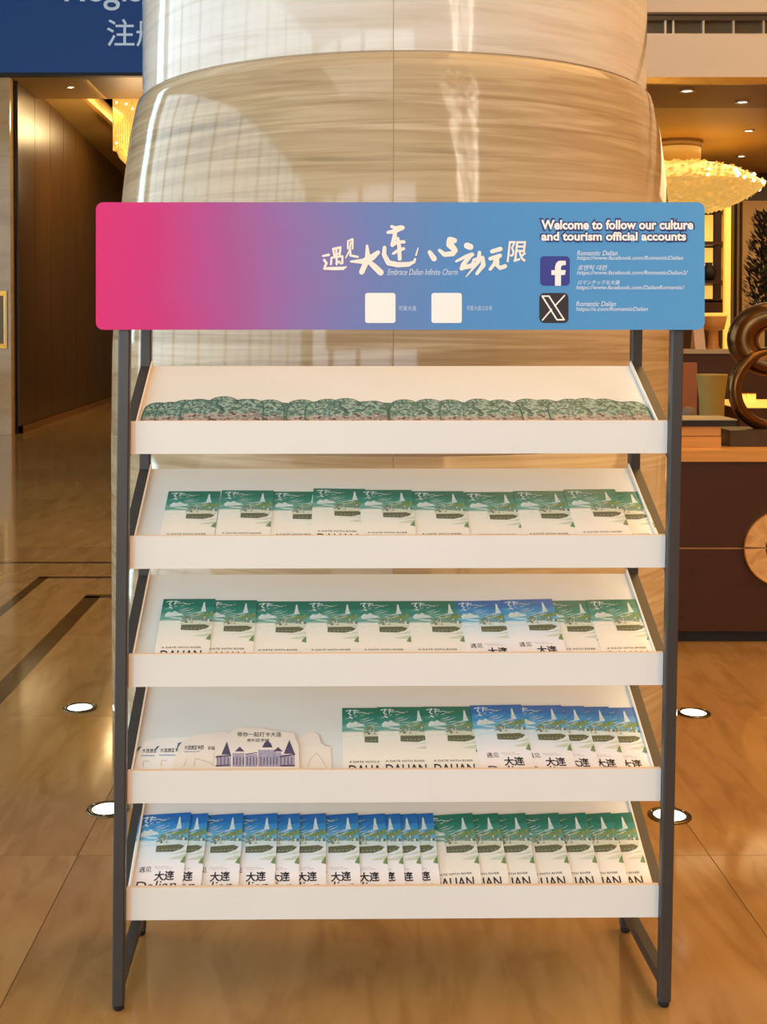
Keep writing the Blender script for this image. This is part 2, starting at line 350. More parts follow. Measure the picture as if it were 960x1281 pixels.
# ------------------------------------------------------------------ the setting: floor
fl = MB().box(-9.3, 9.3, -9, 34, -.12, -.002); floor = struct(fl.build('floor', 'grout')); floor['label'] = 'polished tan marble floor with dark inlay lines'
SW, SD = 1.8, 1.25
jx, jd = -.757, floor_d(1070)
slab = MB(); g = .0012
slab.prism([(g, g), (SW - g, g), (SW - g, SD - g), (g, SD - g)], -.02, 0); slab_me = slab.mesh('floor_slab', ['floor_stone'])
for i in range(-5, 6):
    for j in range(-3, 9):
        x, y = jx + i * SW, jd + j * SD
        if x < -9.2 or x + SW > 9.3: continue
        link('floor_slab', slab_me, floor, (x, y, 0))
y_far = jd + 9 * SD
far = MB().box(-9.3, 9.3, y_far + .001, 34, -.02, 0).build('far_floor_slab', 'floor_stone', floor)
near = MB().box(-9.3, 9.3, -9, jd - 3 * SD - .001, -.02, 0).build('near_floor_slab', 'floor_stone', floor)
def strip(x0, x1, y0, y1): MB().box(x0, x1, y0, y1, .0, .0012).build('inlay_strip', 'inlay', floor)
xa, ya = -1.84, floor_d(722.5); xb, yb = -1.425, floor_d(746)
strip(xa - .03, xa + .03, 1.5, ya); strip(xa - .03, -.5, ya - .03, ya + .03)
strip(xb - .045, xb + .045, 1.5, yb); strip(xb - .045, -.5, yb - .045, yb + .045)
yc = floor_d(704); strip(-6, -.9, yc - .03, yc + .03)

# ------------------------------------------------------------------ walls, ceilings
HT = 8.0
wl = MB(); ys = [-9.0]
for y in WIN_Y: ys += [y - 1.07, y + 1.07]
ys += [WB - .55, WB + .75]
ys.append(34)
for a, b in zip(ys[0::2], ys[1::2]): wl.box(-9.4, -9.0, a, b, 0, HT)
for y in WIN_Y: wl.box(-9.4, -9.0, y - 1.07, y + 1.07, 0, .6); wl.box(-9.4, -9.0, y - 1.07, y + 1.07, 6.6, HT)
wl.box(-9.4, -9.0, WB - .55, WB + .75, 0, .6); wl.box(-9.4, -9.0, WB - .55, WB + .75, 7.7, HT)
struct(wl.build('wall_left', 'beige_wall'))
for i, y in enumerate(WIN_Y):
    fr = MB(); fr.box(-9.08, -9.0, y - 1.07, y - 1.02, .6, 6.6); fr.box(-9.08, -9.0, y + 1.02, y + 1.07, .6, 6.6)
    for z in (.6, 6.54): fr.box(-9.08, -9.0, y - 1.02, y + 1.02, z, z + .06)
    fr.box(-9.08, -9.0, y - .02, y + .02, .66, 6.54)
    struct(fr.build('window_%d' % (i + 1), 'aluminium'))
struct(MB().box(9.0, 9.3, -9, 34, 0, HT).build('wall_right', 'gold_wood'))
wr = MB(); xs = [-9.4]
for x in REAR_X: xs += [x - 1.1, x + 1.1]; wr.box(x - 1.1, x + 1.1, -9.3, -9, 0, .6); wr.box(x - 1.1, x + 1.1, -9.3, -9, 6.2, HT)
xs.append(9.3)
for a, b in zip(xs[0::2], xs[1::2]): wr.box(a, b, -9.3, -9, 0, HT)
struct(wr.build('wall_rear', 'beige_wall'))
struct(MB().box(-9.4, 9.3, -9.3, 34, HT, HT + .2).build('ceiling', 'beige_wall'))

# left: portal wall at the far side of the hall, soffit, corridor with panelled wall
PD = 17.8
zb = Z(97, PD)                       # underside of the beam over the corridor
xp = X(14, PD)
pil = MB().box(-9.0, xp, PD, PD + .35, 0, zb); po = struct(pil.build('wall_portal', 'beige_marble'))
zj = 0
while zj < zb - .7:
    MB().box(-9.0, xp + .004, PD - .012, PD - .001, zj + .006, min(zj + .82, zb - .01)).build('marble_panel', 'beige_marble', po); zj += .826
bd = 19.4
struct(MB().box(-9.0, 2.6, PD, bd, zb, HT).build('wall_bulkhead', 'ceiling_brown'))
zc = zb + .12
tx = X(65, PD, 123) + .06
struct(MB().box(-6.0, tx, bd, 33.5, zc, zc + .25).build('ceiling_soffit', 'ceiling_gold'))
struct(MB().box(tx, 2.6, bd, 33.5, zc + .85, zc + 1.0).build('ceiling_tray', 'ceiling_gold'))
tr = MB().box(tx - .06, tx + .02, bd, 33.5, zc - .03, zc + .05); tr.box(tx + .16, tx + .3, bd, 33.5, zc + .3, zc + .55)
tr.box(tx + .0, tx + .34, bd, 33.5, zc + .55, zc + .6); struct(tr.build('trim_1', 'gold_wood'))
A = P(16, 545, floor_d(545)); B = P(142, 500, floor_d(500)); sl = (B[0] - A[0]) / (B[1] - A[1])
cw = MB(); x0 = A[0] + sl * (PD + .2 - A[1]); x1 = A[0] + sl * (33.5 - A[1])
cw.add([(x0, PD + .2, 0), (x1, 33.5, 0), (x1, 33.5, zc), (x0, PD + .2, zc), (x0 - .2, PD + .2, 0), (x1 - .2, 33.5, 0), (x1 - .2, 33.5, zc), (x0 - .2, PD + .2, zc)],
       [(0, 3, 2, 1), (4, 5, 6, 7), (0, 1, 5, 4), (3, 7, 6, 2)])
cwo = struct(cw.build('wall_corridor', 'black'))
yy = PD + .25
while yy < 32:
    xa_, xb_ = x0 + sl * (yy - PD - .2), x0 + sl * (yy + 1.18 - PD - .2)
    MB().add([(xa_ + .03, yy, .12), (xb_ + .03, yy + 1.18, .12), (xb_ + .03, yy + 1.18, zc), (xa_ + .03, yy, zc), (xa_, yy, .12), (xb_, yy + 1.18, .12), (xb_, yy + 1.18, zc), (xa_, yy, zc)],
             [(0, 3, 2, 1), (4, 5, 6, 7), (0, 1, 5, 4), (3, 7, 6, 2), (0, 4, 7, 3), (1, 2, 6, 5)]).build('wood_panel', 'dark_wood', cwo)
    yy += 1.2
bb = MB(); bb.add([(x0 + .05, PD + .36, 0), (x1 + .05, 33.5, 0), (x1 + .05, 33.5, .11), (x0 + .05, PD + .36, .11), (x0 + .0, PD + .36, .11), (x1, 33.5, .11)], [(0, 3, 2, 1), (3, 4, 5, 2)])
struct(bb.build('baseboard_corridor', 'brass'))
struct(MB().box(-9.4, 9.3, 33.5, 33.7, 0, HT).build('wall_far', 'ceiling_brown'))
struct(MB().box(1.3, 2.2, 9.26, 33.5, 0, HT).build('wall_centre', 'beige_marble'))
area('corridor_wash', (-3.9, 21, zc - .05), (0, radians(40), 0), .3, 6, 170, WARM)
area('corridor_light', (-1.5, 24, zc + .7), (0, 0, 0), 2, 6, 130, WARM)

# right: mezzanine front, soffits, back wall
FD = 9.0
mz = MB(); z43, z15, z97 = Z(43, FD), Z(15, FD), Z(97, FD)
mz.box(1.3, 9.0, FD, FD + .25, z97, z43); mz.box(1.3, 9.0, FD, FD + .25, z15, HT); mz.box(1.3, 9.0, FD + .6, FD + .7, z43, z15)
mz.box(1.3, 9.0, FD + .25, FD + .6, z43 - .2, z43 - .001)
mzo = struct(mz.build('wall_mezzanine', 'beige_wall'))
struct(MB().box(1.3, 9.0, FD - .02, FD + .03, z97 - .05, z97 - .001).build('gold_reflection_strip', 'brass'))  # brass strip standing in for a gold reflection under the fascia
vt = thing('air_vent', 'long dark slot vent with pale dividers in the beige mezzanine front', 'vent', (3.6, FD + .1, z43))
MB().box(2.1, 7.0, FD + .12, FD + .14, z43 + .005, z15 - .01).build('grille', 'glass_dark', vt)
MB().box(2.1, 7.0, FD + .06, FD + .12, z15 - .045, z15 - .01).build('head_rail', 'glass_dark', vt)
MB().box(2.1, 7.0, FD + .02, FD + .12, z43, z43 + .012).build('sill_rail', 'aluminium', vt)
for px in (836, 846, 884, 922, 960, 998):
    x = X(px, FD, 30); MB().box(x - .008, x + .008, FD + .07, FD + .12, z43 + .012, z15 - .045).build('divider', 'aluminium', vt)
d2 = (z97 - HC) / ray(430, 135)[1]
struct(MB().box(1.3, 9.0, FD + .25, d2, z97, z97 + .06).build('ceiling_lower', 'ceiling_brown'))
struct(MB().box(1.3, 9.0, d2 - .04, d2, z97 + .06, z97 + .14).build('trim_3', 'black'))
zr = z97 + .10
BD = 15.0
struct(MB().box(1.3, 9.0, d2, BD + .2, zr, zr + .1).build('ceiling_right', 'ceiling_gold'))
struct(MB().box(1.3, 9.0, BD, BD + .2, 0, zr).build('wall_back', 'counter_wood'))
xq = X(930, BD - .1, 320)
bp = MB().box(xq, 9.0, BD - .08, BD - .001, 0, Z(252, BD)); struct(bp.build('trim_4', 'panel_beige'))
for px in (914, 921, 927):
    x = X(px, BD, 300); struct(MB().box(x, x + .03, BD - .05, BD - .001, 0, zr).build('trim_5', 'ceiling_brown'))
area('lounge_light', (5.2, 12.6, zr - .03), (0, 0, 0), 4.5, 3, 105, WARM)

# downlights
def downlight(px, py, z, label):
    d = (z - HC) / ray(px, py)[1]; x = X(px, d, py)
    t = thing('downlight', label, 'light', (x, d, z), 'recessed downlights')
    MB().lathe([(.06, 0), (.06, -.010), (.040, -.010), (.040, 0)], (x, d, z), 20).build('bezel', 'aluminium', t)
    MB().lathe([(0, -.004), (.039, -.004)], (x, d, z), 20).build('lens', 'down_glass', t)
downlight(860, 113, z97, 'small downlight in the brown soffit under the mezzanine, nearer the column')
downlight(929, 127, z97, 'small downlight in the brown soffit under the mezzanine, farther right')
downlight(937, 163, zr, 'downlight in the golden ceiling above the oval chandelier')
downlight(928, 195, zr, 'downlight in the golden ceiling just over the chandelier rim')
downlight(88, 109, zb, 'small downlight in the soffit under the blue screen')

# ------------------------------------------------------------------ the big column
AX, AY = X(491, 4.53), 4.53
col = thing('round_column', 'huge round marble-clad column with flared base behind the display rack', 'column', (AX, AY, 0))
def panels(prof, name, matn, off, n=6, gap=.0007):
    rr = max(p[0] for p in prof)
    for k in range(n):
        a0 = radians(off + 360 / n * k) + gap / rr; a1 = radians(off + 360 / n * (k + 1)) - gap / rr
        pr = prof + [(p[0] - .03, p[1]) for p in reversed(prof)]; pr.append(pr[0])
        MB().lathe(pr, (AX, AY, 0), 28, a0, a1, caps=True).build(name, matn, col)
zs = Z(62, AY - .95)
R0 = .928
jo = -90 - math.degrees((AX - X(493, 3.55)) / R0)
panels([(R0, zs + .004), (R0, 5.2)], 'upper_panel', 'upper_stone', jo)
panels([(R0, 5.204), (R0, 8.0)], 'upper_panel', 'upper_stone', jo)
zt = Z(571, AY - 1.04)
panels([(1.045, zt + .003), (1.04, zt + .3), (1.025, zt + .6), (1.0, zt + .88), (.978, zs - .15), (.966, zs - .09), (.956, zs - .045), (.946, zs - .012), (.93, zs)], 'flared_panel', 'lower_stone', jo)
panels([(1.045, 0.0), (1.045, zt)], 'base_panel', 'lower_stone', jo)
MB().lathe([(1.041, 0), (1.041, zt), (1.036, zt + .3), (1.021, zt + .6), (.996, zt + .88), (.974, zs - .15), (.95, zs - .045), (.924, zs), (.924, 8.0)], (AX, AY, 0), 96).build('core', 'column_grout', col)

# uplights let into the floor round the column
def uplight(x, y, label):
    t = thing('floor_uplight', label, 'light', (x, y, 0), 'uplights round the column')
    MB().lathe([(.066, .0005), (.066, .004), (.060, .0055), (.050, .0055), (.050, .002)], (x, y, 0), 32).build('flange', 'chrome', t)
    MB().lathe([(0, .004), (.03, .0038), (.049, .0025)], (x, y, 0), 32).build('lens', 'lamp_glass', t)
    for k in range(3):
        a = k * 2.1 + .5; MB().lathe([(0, .0075), (.003, .0072), (.004, .0055)], (x + .057 * cos(a), y + .057 * sin(a), 0), 8).build('screw', 'aluminium', t)
for px, py, lb in ((100, 886, 'round glowing floor uplight standing clear of the rack on its left'), (135, 1013, 'round glowing floor uplight half hidden behind the left front post'),
                   (868, 892.5, 'round glowing floor uplight standing clear of the rack on its right'), (838, 1021, 'round glowing floor uplight crossed by the right front post')):
    d = floor_d(py); uplight(X(px, d, py), d, lb)

# ------------------------------------------------------------------ the literature rack
D0 = 2.600; DB = 2.930; LIP = 2.620
SHK = .0132
KX, KY = .022, .012          # the rack stands turned a touch away from the picture plane
def sh(v): return (v[0] + SHK * (v[2] - 1.47) - KX * (v[1] - 2.6), v[1] + KY * (v[0] - .13), v[2])
rack = thing('literature_rack', 'freestanding charcoal steel rack with five sloping white shelves and a printed header', 'rack', (.12, 2.77, 0))
xl0, xl1 = X(148.5, D0), X(163.5, D0); xr0, xr1 = X(842, D0), X(857, D0)
bl0, bl1 = X(175.5, DB), X(190, DB); br0, br1 = X(791.8, DB), X(805.5, DB)
# plumb side frames: the back posts stand straight behind the front ones
bl0, bl1 = xl0, xl1; br0, br1 = xr0, xr1
PT = .026; ZTOP = Z(262, D0)
for a, b in ((xl0, xl1), (xr0, xr1)):
    p = MB().bevbox(a, b, D0, D0 + PT, .014, ZTOP, .003, sh=sh).build('front_post', 'dark_metal', rack)
    c = (a + b) / 2; q = sh((c, D0 + PT / 2, 0))
    MB().lathe([(0, 0), (.009, 0), (.0125, .004), (.0125, .016)], (q[0], q[1], 0), 16).build('foot_cap', 'rubber', p)
    p = MB().bevbox(a, b, DB, DB + PT, .014, ZTOP, .003, sh=sh).build('back_post', 'dark_metal', rack)
    q = sh((c, DB + PT / 2, 0))
    MB().lathe([(0, 0), (.009, 0), (.0125, .004), (.0125, .016)], (q[0], q[1], 0), 16).build('foot_cap', 'rubber', p)
    MB().box(a + .001, b - .001, D0 + PT, DB, .045, .071, sh=sh).build('bottom_rail', 'dark_metal', rack)
    MB().box(a + .001, b - .001, D0 + PT, DB, ZTOP - .05, ZTOP - .024, sh=sh).build('top_rail', 'dark_metal', rack)
MB().box(xl1, xr0, DB, DB + PT, .30, .326, sh=sh).build('back_rail', 'dark_metal', rack)
LIPY = [527, 670.5, 818, 963.5, 1109.5]
lipz = [Z(y, LIP) for y in LIPY]
zbk = Z(459, DB); zvis = HC + ray(823, 525)[1] * 2.716
SLOPE = math.atan((zbk - zvis) / (DB - 2.716)); TS = math.tan(SLOPE)
SZ0 = zvis - TS * (2.716 - LIP) - lipz[0]       # shelf height at the lip plane, relative to the lip top
LH = lipz[0] - Z(567.5, LIP)
LT = .012
sx0, sx1 = xl1 - .004, xr0 + .0
sx0 = xl1 + .0005; sx1 = xr0 - .0005
def plane_z(i, y): return lipz[i] + SZ0 + TS * (y - LIP)
for i in range(5):
    shf = MB()
    y1 = DB + .004
    vs = []
    for x in (sx0, sx1):
        for (y, dz) in ((LIP + LT, 0), (y1, 0), (y1, -.014), (LIP + LT, -.014)): vs.append(sh((x, y, plane_z(i, y) + dz)))
    shf.add(vs, [(0, 1, 2, 3), (4, 7, 6, 5), (0, 4, 5, 1), (1, 5, 6, 2), (2, 6, 7, 3), (3, 7, 4, 0)])
    so = shf.build('shelf_board', 'laminate', rack)
    # narrow side flanges of the tray; left one painted peach for warm light
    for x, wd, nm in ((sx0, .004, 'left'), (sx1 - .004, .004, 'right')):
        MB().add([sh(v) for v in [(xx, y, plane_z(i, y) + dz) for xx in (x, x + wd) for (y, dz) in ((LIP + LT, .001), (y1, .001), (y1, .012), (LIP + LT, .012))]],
                 [(0, 1, 2, 3), (4, 7, 6, 5), (0, 4, 5, 1), (1, 5, 6, 2), (2, 6, 7, 3), (3, 7, 4, 0)]).build('side_flange', 'edge' if nm == 'left' else 'laminate', so)
    MB().box(sx0 + .011, sx1, LIP, LIP + LT, lipz[i] - LH, lipz[i], sh=sh).build('front_lip', 'laminate', rack)
    MB().box(sx0, sx0 + .0108, LIP, LIP + LT, lipz[i] - LH, lipz[i], sh=sh).build('lip_end', 'edge', rack)
    MB().box(sx0 + .011, sx1, LIP + .001, LIP + LT - .001, lipz[i], lipz[i] + .0012, sh=sh).build('lip_warm_bounce', 'edge', rack)  # thin peach strip painting warm bounced light along the lip top
    for xa_ in ((xl0 + xl1) / 2, (xr0 + xr1) / 2):
        o = .030
        MB().bar((xa_, D0 + PT * .5, plane_z(i, D0 + PT * .5) - o + .016), (xa_, DB + PT * .5, plane_z(i, DB + PT * .5) - o + .016), PT - .002, .028, sh=sh).build('shelf_rail', 'dark_metal', rack)

# header board with its print
HD = 2.588
def hp(v): d = HD + KY * (X(v[0], HD) - .13); q = P(v[0], v[1], d); return (q[0], d - v[2], q[2])
def rrect(x0, y0, x1, y1, r, n=5):
    pts = []
    for cx, cy, a in ((x1 - r, y1 - r, 0), (x0 + r, y1 - r, 90), (x0 + r, y0 + r, 180), (x1 - r, y0 + r, 270)):
        for k in range(n + 1):
            t = radians(a + 90 * k / n); pts.append((cx + r * cos(t), cy + r * sin(t)))
    return pts
hb = MB().prism(rrect(120, 253, 882, 412.5, 9), -.009, 0, tf=hp); hdr = hb.build('header_board', 'header', rack)
hb.m = hb.m
e = .0006
tx_ = MB()
put_text(tx_, 'Welcome to follow our culture', (677, 287.5, 868, 274.5), hp, e, 0, bold=.10)
put_text(tx_, 'and tourism official accounts', (677, 301.5, 859, 289.5), hp, e, 0, bold=.10)
tx_.build('letter_outline', 'navy_print', hdr)
tx_ = MB()
put_text(tx_, 'Welcome to follow our culture', (678, 286.7, 867, 275.5), hp, 2 * e, 0, bold=.035)
put_text(tx_, 'and tourism official accounts', (678, 300.7, 858, 290.5), hp, 2 * e, 0, bold=.035)
tx_.build('welcome_lettering', 'white_print', hdr)
tx_ = MB()
for s_, x0, x1, yb_, yt in (('Romantic Dalian', 722, 773, 319.5, 313.5), ('https://www.facebook.com/RomanticDalian', 722, 855, 326.5, 320), ('로맨틱 대련', 723, 760, 338, 331.5),
                            ('https://www.facebook.com/RomanticDalian2/', 722, 861, 345, 338.5), ('ロマンチックな大連', 723, 776, 356, 350.5),
                            ('https://www.facebook.com/DalianRomantic/', 721, 857, 363.5, 357), ('Romantic Dalian', 721, 771, 383, 377), ('https://x.com/RomanticDalian', 721, 811, 390.5, 384)):
    tx_ = MB(); put_text(tx_, s_, (x0, yb_, x1, yt), hp, e, 0, shear=.25, bold=.012); tx_.build('account_lettering', 'pale_print', hdr)
for s_, bx_, kw in (('Embrace Dalian Infinite Charm', (485, 344, 573, 336.5), dict(shear=.3, bold=.002)), ('可爱大连', (499, 388.5, 521, 382.5), {}), ('可爱大连公众号', (584, 388.5, 616, 382.5), {})):
    tx_ = MB(); put_text(tx_, s_, bx_, hp, e, 0, **kw); tx_.build('small_lettering', 'pale_print', hdr)
MB().prism(rrect(457, 366.5, 495, 404, 3), 0, e, tf=hp).build('blank_square', 'white_print', hdr)
MB().prism(rrect(540, 366.5, 578, 404, 3), 0, e, tf=hp).build('blank_square', 'white_print', hdr)
# calligraphy strokes
S1 = lambda x, y: (390 + x / 6.857, 275 + y / 6.857)
S2 = lambda x, y: (525 + x / 6.857, 275 + y / 6.857)
k = 1 / 6.857
st1 = [([(98, 310), (148, 300)], [8, 10]), ([(108, 345), (128, 372), (112, 405)], [10, 10, 8]), ([(185, 250), (248, 236), (240, 300)], 9), ([(185, 252), (197, 312)], 8), ([(192, 300), (242, 290)], 7),
       ([(172, 325), (264, 312), (264, 372), (248, 375)], 8), ([(212, 250), (216, 382)], 8), ([(172, 325), (166, 382)], 8), ([(212, 372), (240, 358)], 8), ([(110, 418), (200, 418), (270, 416), (298, 403)], [10, 13, 13, 5]),
       ([(312, 182), (311, 246)], 7), ([(312, 182), (352, 166), (352, 250)], [6, 8, 6]), ([(336, 192), (326, 262), (292, 328)], [6, 7, 4]), ([(334, 250), (333, 306), (396, 318)], [5, 9, 9]),
       ([(338, 358), (440, 356), (520, 322), (570, 280)], [8, 20, 24, 16]), ([(476, 222), (482, 330), (430, 448)], [9, 22, 20]), ([(488, 355), (540, 402), (592, 452)], [16, 22, 24]),
       ([(655, 108), (710, 100), (780, 68)], [12, 17, 17]), ([(688, 58), (715, 70), (770, 60)], [12, 12, 12]), ([(716, 70), (714, 130), (694, 215)], [15, 16, 16]), ([(692, 218), (735, 190), (792, 190)], [14, 12, 13]),
       ([(738, 160), (752, 230), (756, 335)], [13, 15, 15]), ([(700, 290), (745, 262), (790, 248)], [10, 13, 12]), ([(626, 238), (622, 300), (660, 370), (740, 386), (830, 382), (878, 362)], [14, 17, 20, 20, 18, 10]),
       ([(878, 366), (888, 338)], 9), ([(896, 302), (914, 242)], [7, 4])]
st2 = [([(88, 278), (124, 332)], [16, 22]), ([(172, 262), (215, 298), (285, 290), (306, 262), (262, 212), (262, 172), (300, 178)], [12, 18, 20, 20, 28, 24, 20]), ([(408, 222), (436, 232)], [24, 24]),
       ([(315, 356), (400, 314), (452, 298)], [9, 14, 16]), ([(440, 306), (378, 380), (362, 418)], [14, 18, 16]), ([(368, 412), (455, 392), (465, 350)], [16, 18, 10]), ([(466, 345), (540, 326), (548, 388), (492, 462)], [12, 16, 18, 12]),
       ([(515, 280), (504, 360), (440, 440), (398, 490)], [13, 15, 7, 3]), ([(622, 272), (694, 250)], [15, 17]), ([(606, 334), (690, 308)], [14, 16]), ([(652, 330), (642, 380), (606, 424)], [13, 14, 12]), ([(672, 320), (668, 392), (692, 414), (734, 398)], [12, 14, 15, 16]),
       ]
for S, sts in ((S1, st1), (S2, st2)):
    cal = MB(); cal.strokes([([S(*q) for q in pts], [t * k * 1.14 for t in r] if isinstance(r, list) else r * k * 1.14) for pts, r in sts], hp, e); (put_text(cal, '限', (634.5, 327.5, 658, 302), hp, e + .0004, 0, bold=.014, shear=.12) if S is S2 else None); cal.build('calligraphy', 'cream_print', hdr)
# social badges
MB().prism(rrect(676, 320.5, 713, 357.5, 5), 0, e, tf=hp).build('blue_badge', 'badge_blue', hdr)
fb = MB().poly([(694.5, 357.5), (694.5, 344), (690, 344), (690, 338), (694.5, 338), (694.5, 334), (696, 329), (699.5, 326.2), (708, 326.2), (708, 331.6), (704, 331.8), (702, 334), (702, 338), (708, 338), (707, 344), (702, 344), (702, 357.5)], 2 * e, tf=hp)
fb.build('letter_mark', 'white_print', hdr)
MB().prism(rrect(675, 366.5, 711.5, 404, 6), 0, e, tf=hp).build('black_badge', 'black_print', hdr)
xm = MB(); T = lambda x, y: (675 + x, 366.5 + y)
out = [(3.5, 4), (12, 4), (31, 33.5), (22, 33.5)]; 
xm.strokes([([T(*q) for q in out + out[:1]], .95)], hp, 2 * e)
xm.strokes([([T(31.5, 3.2), T(19.3, 16.4)], .85), ([T(15.3, 20.6), T(3.8, 34)], .85)], hp, 2 * e)
xm.build('letter_mark', 'white_print', hdr)

# ------------------------------------------------------------------ printed matter on the shelves
def on_shelf(i, px, py):
    """where the ray through a pixel meets the surface of shelf i -> (x, slope length from the lip)"""
    a, b = ray(px, py); k_ = 0
    for _ in range(3):
        y = (lipz[i] + SZ0 - TS * (LIP + k_) - HC) / (b - TS); k_ = KY * (a * y - .13)
    yu = y - k_
    return a * y - SHK * (plane_z(i, yu) - 1.47) + KX * (yu - 2.6), (yu - LIP - LT) / cos(SLOPE)
def seat(o, i, xc, v0, lift, tilt=0, yaw=0):
    """lay o (built in local x across, y up the slope, z off the surface) on shelf i"""
    from mathutils import Euler, Matrix
    y = LIP + LT + v0 * cos(SLOPE) - lift * sin(SLOPE) * 0; z = plane_z(i, y) 
    base = Matrix.Rotation(KY, 4, 'Z') @ Matrix.Rotation(SLOPE, 4, 'X')
    n = base @ __import__('mathutils').Vector((0, 0, lift))
    loc = sh((xc, y, z)); m = Matrix.Translation((loc[0] + n[0], loc[1] + n[1], loc[2] + n[2])) @ base @ Matrix.Rotation(tilt, 4, 'Y') @ Matrix.Rotation(yaw, 4, 'Z')
    o.location = m.to_translation(); o.rotation_euler = m.to_euler()
BW, BL, BT = .122, .238, .0024
SH_ = .012
idt = lambda v: (v[0], v[1] - SH_, v[2])
def brochure_meshes(kind):
    body = MB().box(-BW / 2, BW / 2, 0, BL, 0, BT - .0005)
    cov = MB().box(-BW / 2 - .0006, BW / 2 + .0006, -.0006, BL + .0006, BT - .0004, BT)
    art = MB(); z = BT + .00025; h = BW / 2
    # 0 roof, 1 olive, 2 town, 3 moss, 4 foam
    art.poly([(.031, .205), (.0335, .224), (.0345, .235), (.0365, .240), (.0385, .235), (.0395, .224), (.044, .205)], z, 4, idt)
    art.poly([(-.052, .196), (-.045, .205), (-.036, .203), (-.030, .208), (-.020, .200), (-.012, .198), (-.008, .192), (-.030, .190), (-.05, .188)], z, 4, idt)
    for x in range(9): art.poly([(-.012 + x * .0078, .168), (-.012 + x * .0078 + .006, .168), (-.012 + x * .0078 + .006, .174 + (x * 7 % 5) * .0018), (-.012 + x * .0078, .174 + (x * 7 % 5) * .0018)], z, 2, idt)
    art.poly([(-.012, .160), (.058, .158), (.060, .170), (.02, .1745), (-.012, .170)], z + .0002, 0 if kind == 'green' else 4, idt)
    art.poly([(-.010, .143), (.030, .141), (.048, .147), (.056, .155), (.044, .161), (-.010, .160)], z + .0004, 1, idt)
    for x in range(6): art.poly([(-.006 + x * .009, .146), (-.001 + x * .009, .146), (-.001 + x * .009, .150), (-.006 + x * .009, .150)], z + .0006, 2, idt)
    art.poly([(.012, .134), (.060, .137), (.060, .146), (.040, .138)], z + .0002, 0, idt); art.poly([(.022, .122), (.061, .119), (.061, .133), (.045, .130)], z + .0002, 0, idt)
    art.poly([(.050, .112), (.061, .108), (.061, .130), (.055, .122)], z + .0004, 3, idt); art.poly([(.0, .197), (.028, .186), (.060, .190), (.061, .206), (.03, .196)], z, 3, idt)
    rn = random.Random(3)
    for q in range(26):                      # little houses of the far shore
        x = rn.uniform(-.014, .056); y = rn.uniform(.166, .184) ; a = rn.uniform(.003, .007); b = rn.uniform(.002, .006)
        art.poly([(x, y), (x + a, y), (x + a, y + b), (x + a * .5, y + b * 1.6), (x, y + b)], z + .00002 * q, rn.choice((0, 1, 2, 2, 3, 4)), idt)
    for q in range(16):                      # streaks of foam and weed on the water
        x = rn.uniform(-.058, .030); y = rn.uniform(.188, .232); l = rn.uniform(.008, .026); d = l * rn.uniform(.15, .5)
        art.strokes([([(x, y), (x + l * .5, y + d * .3), (x + l, y + d)], [.0003, rn.uniform(.0006, .0013), .0003])], idt, z + .00003 * q, rn.choice((3, 4, 4, 0)))
    art.strokes([([(-.052, .240), (-.040, .243), (-.046, .232), (-.040, .226)], .0014), ([(-.036, .242), (-.022, .240)], .0012), ([(-.034, .236), (-.018, .234)], .0010), ([(-.044, .222), (-.038, .216)], .0016),
                 ([(-.016, .236), (-.006, .233)], .0009), ([(-.030, .244), (-.033, .229)], .0010)], idt, z + .0003, 4)
    txt = MB(); 
    if kind == 'green':
        put_text(txt, 'A DATE WITH RIVER', (-.047, .0825, .042, .088), idt, z, 0, bold=.01)
        put_text(txt, 'DALIAN', (-.047, .051, .044, .0755), idt, z, 0, bold=.014)
    else:
        put_text(txt, '遇见', (-.042, .090, -.014, .104), idt, z, 0, bold=.006)
        put_text(txt, '大连', (-.004, .066, .040, .090), idt, z, 0, bold=.028)
        put_text(txt, 'MEET IN DALIAN', (-.008, .101, .024, .1035), idt, z, 1); put_text(txt, 'TRAVEL GUIDE', (-.004, .0965, .034, .099), idt, z, 1)
        put_text(txt, 'Dalian', (-.045, .040, .048, .066), idt, z, 0, shear=.1)
    return (body.mesh('brochure', ['paper']), cov.mesh('front_cover', ['cover_' + kind]), art.mesh('cover_picture', ['roof_art', 'olive_art', 'town_art', 'moss_art', 'wave_art']), txt.mesh('cover_lettering', ['ink', 'grey_ink']))
BME = {k_: brochure_meshes(k_) for k_ in ('green', 'blue')}
ORD = ['', 'first', 'second', 'third', 'fourth', 'fifth', 'sixth', 'seventh', 'eighth', 'ninth', 'tenth', 'eleventh', 'twelfth', 'thirteenth', 'fourteenth', 'fifteenth', 'sixteenth', 'seventeenth', 'last']
SHN = ['top', 'second', 'third', 'fourth', 'bottom']
def brochure(kind, i, xc, v0, lift, tilt, yaw, label, group):
    o = link('brochure', BME[kind][0]); tag(o, label, 'brochure', group); seat(o, i, xc, v0, lift, tilt, yaw)
    for nm, me in zip(('front_cover', 'cover_picture', 'cover_lettering'), BME[kind][1:]): link(nm, me, o, (0, 0, 0)).location = (0, 0, 0)
    return o
def row(i, ytop, items, kinds, group, note):
    """items: (left px, right px, layer) at the top edge; layer raises the booklet over its neighbours; label by counting"""
    n = len(items)
    for q, ((l, r, lay, dy, yaw), kd) in enumerate(zip(items, kinds)):
        xa_, va = on_shelf(i, l, ytop + dy); va = max(va, BL + .0008); xb_, _ = on_shelf(i, r, ytop + dy)
        lab = note(q, kd, n)
        brochure(kd, i, (xa_ + xb_) / 2, va - BL, .0006 + BT * 1.15 * lay, 0, radians(yaw), lab, group)
g_ = 'green'; b_ = 'blue'
W2 = 62.5
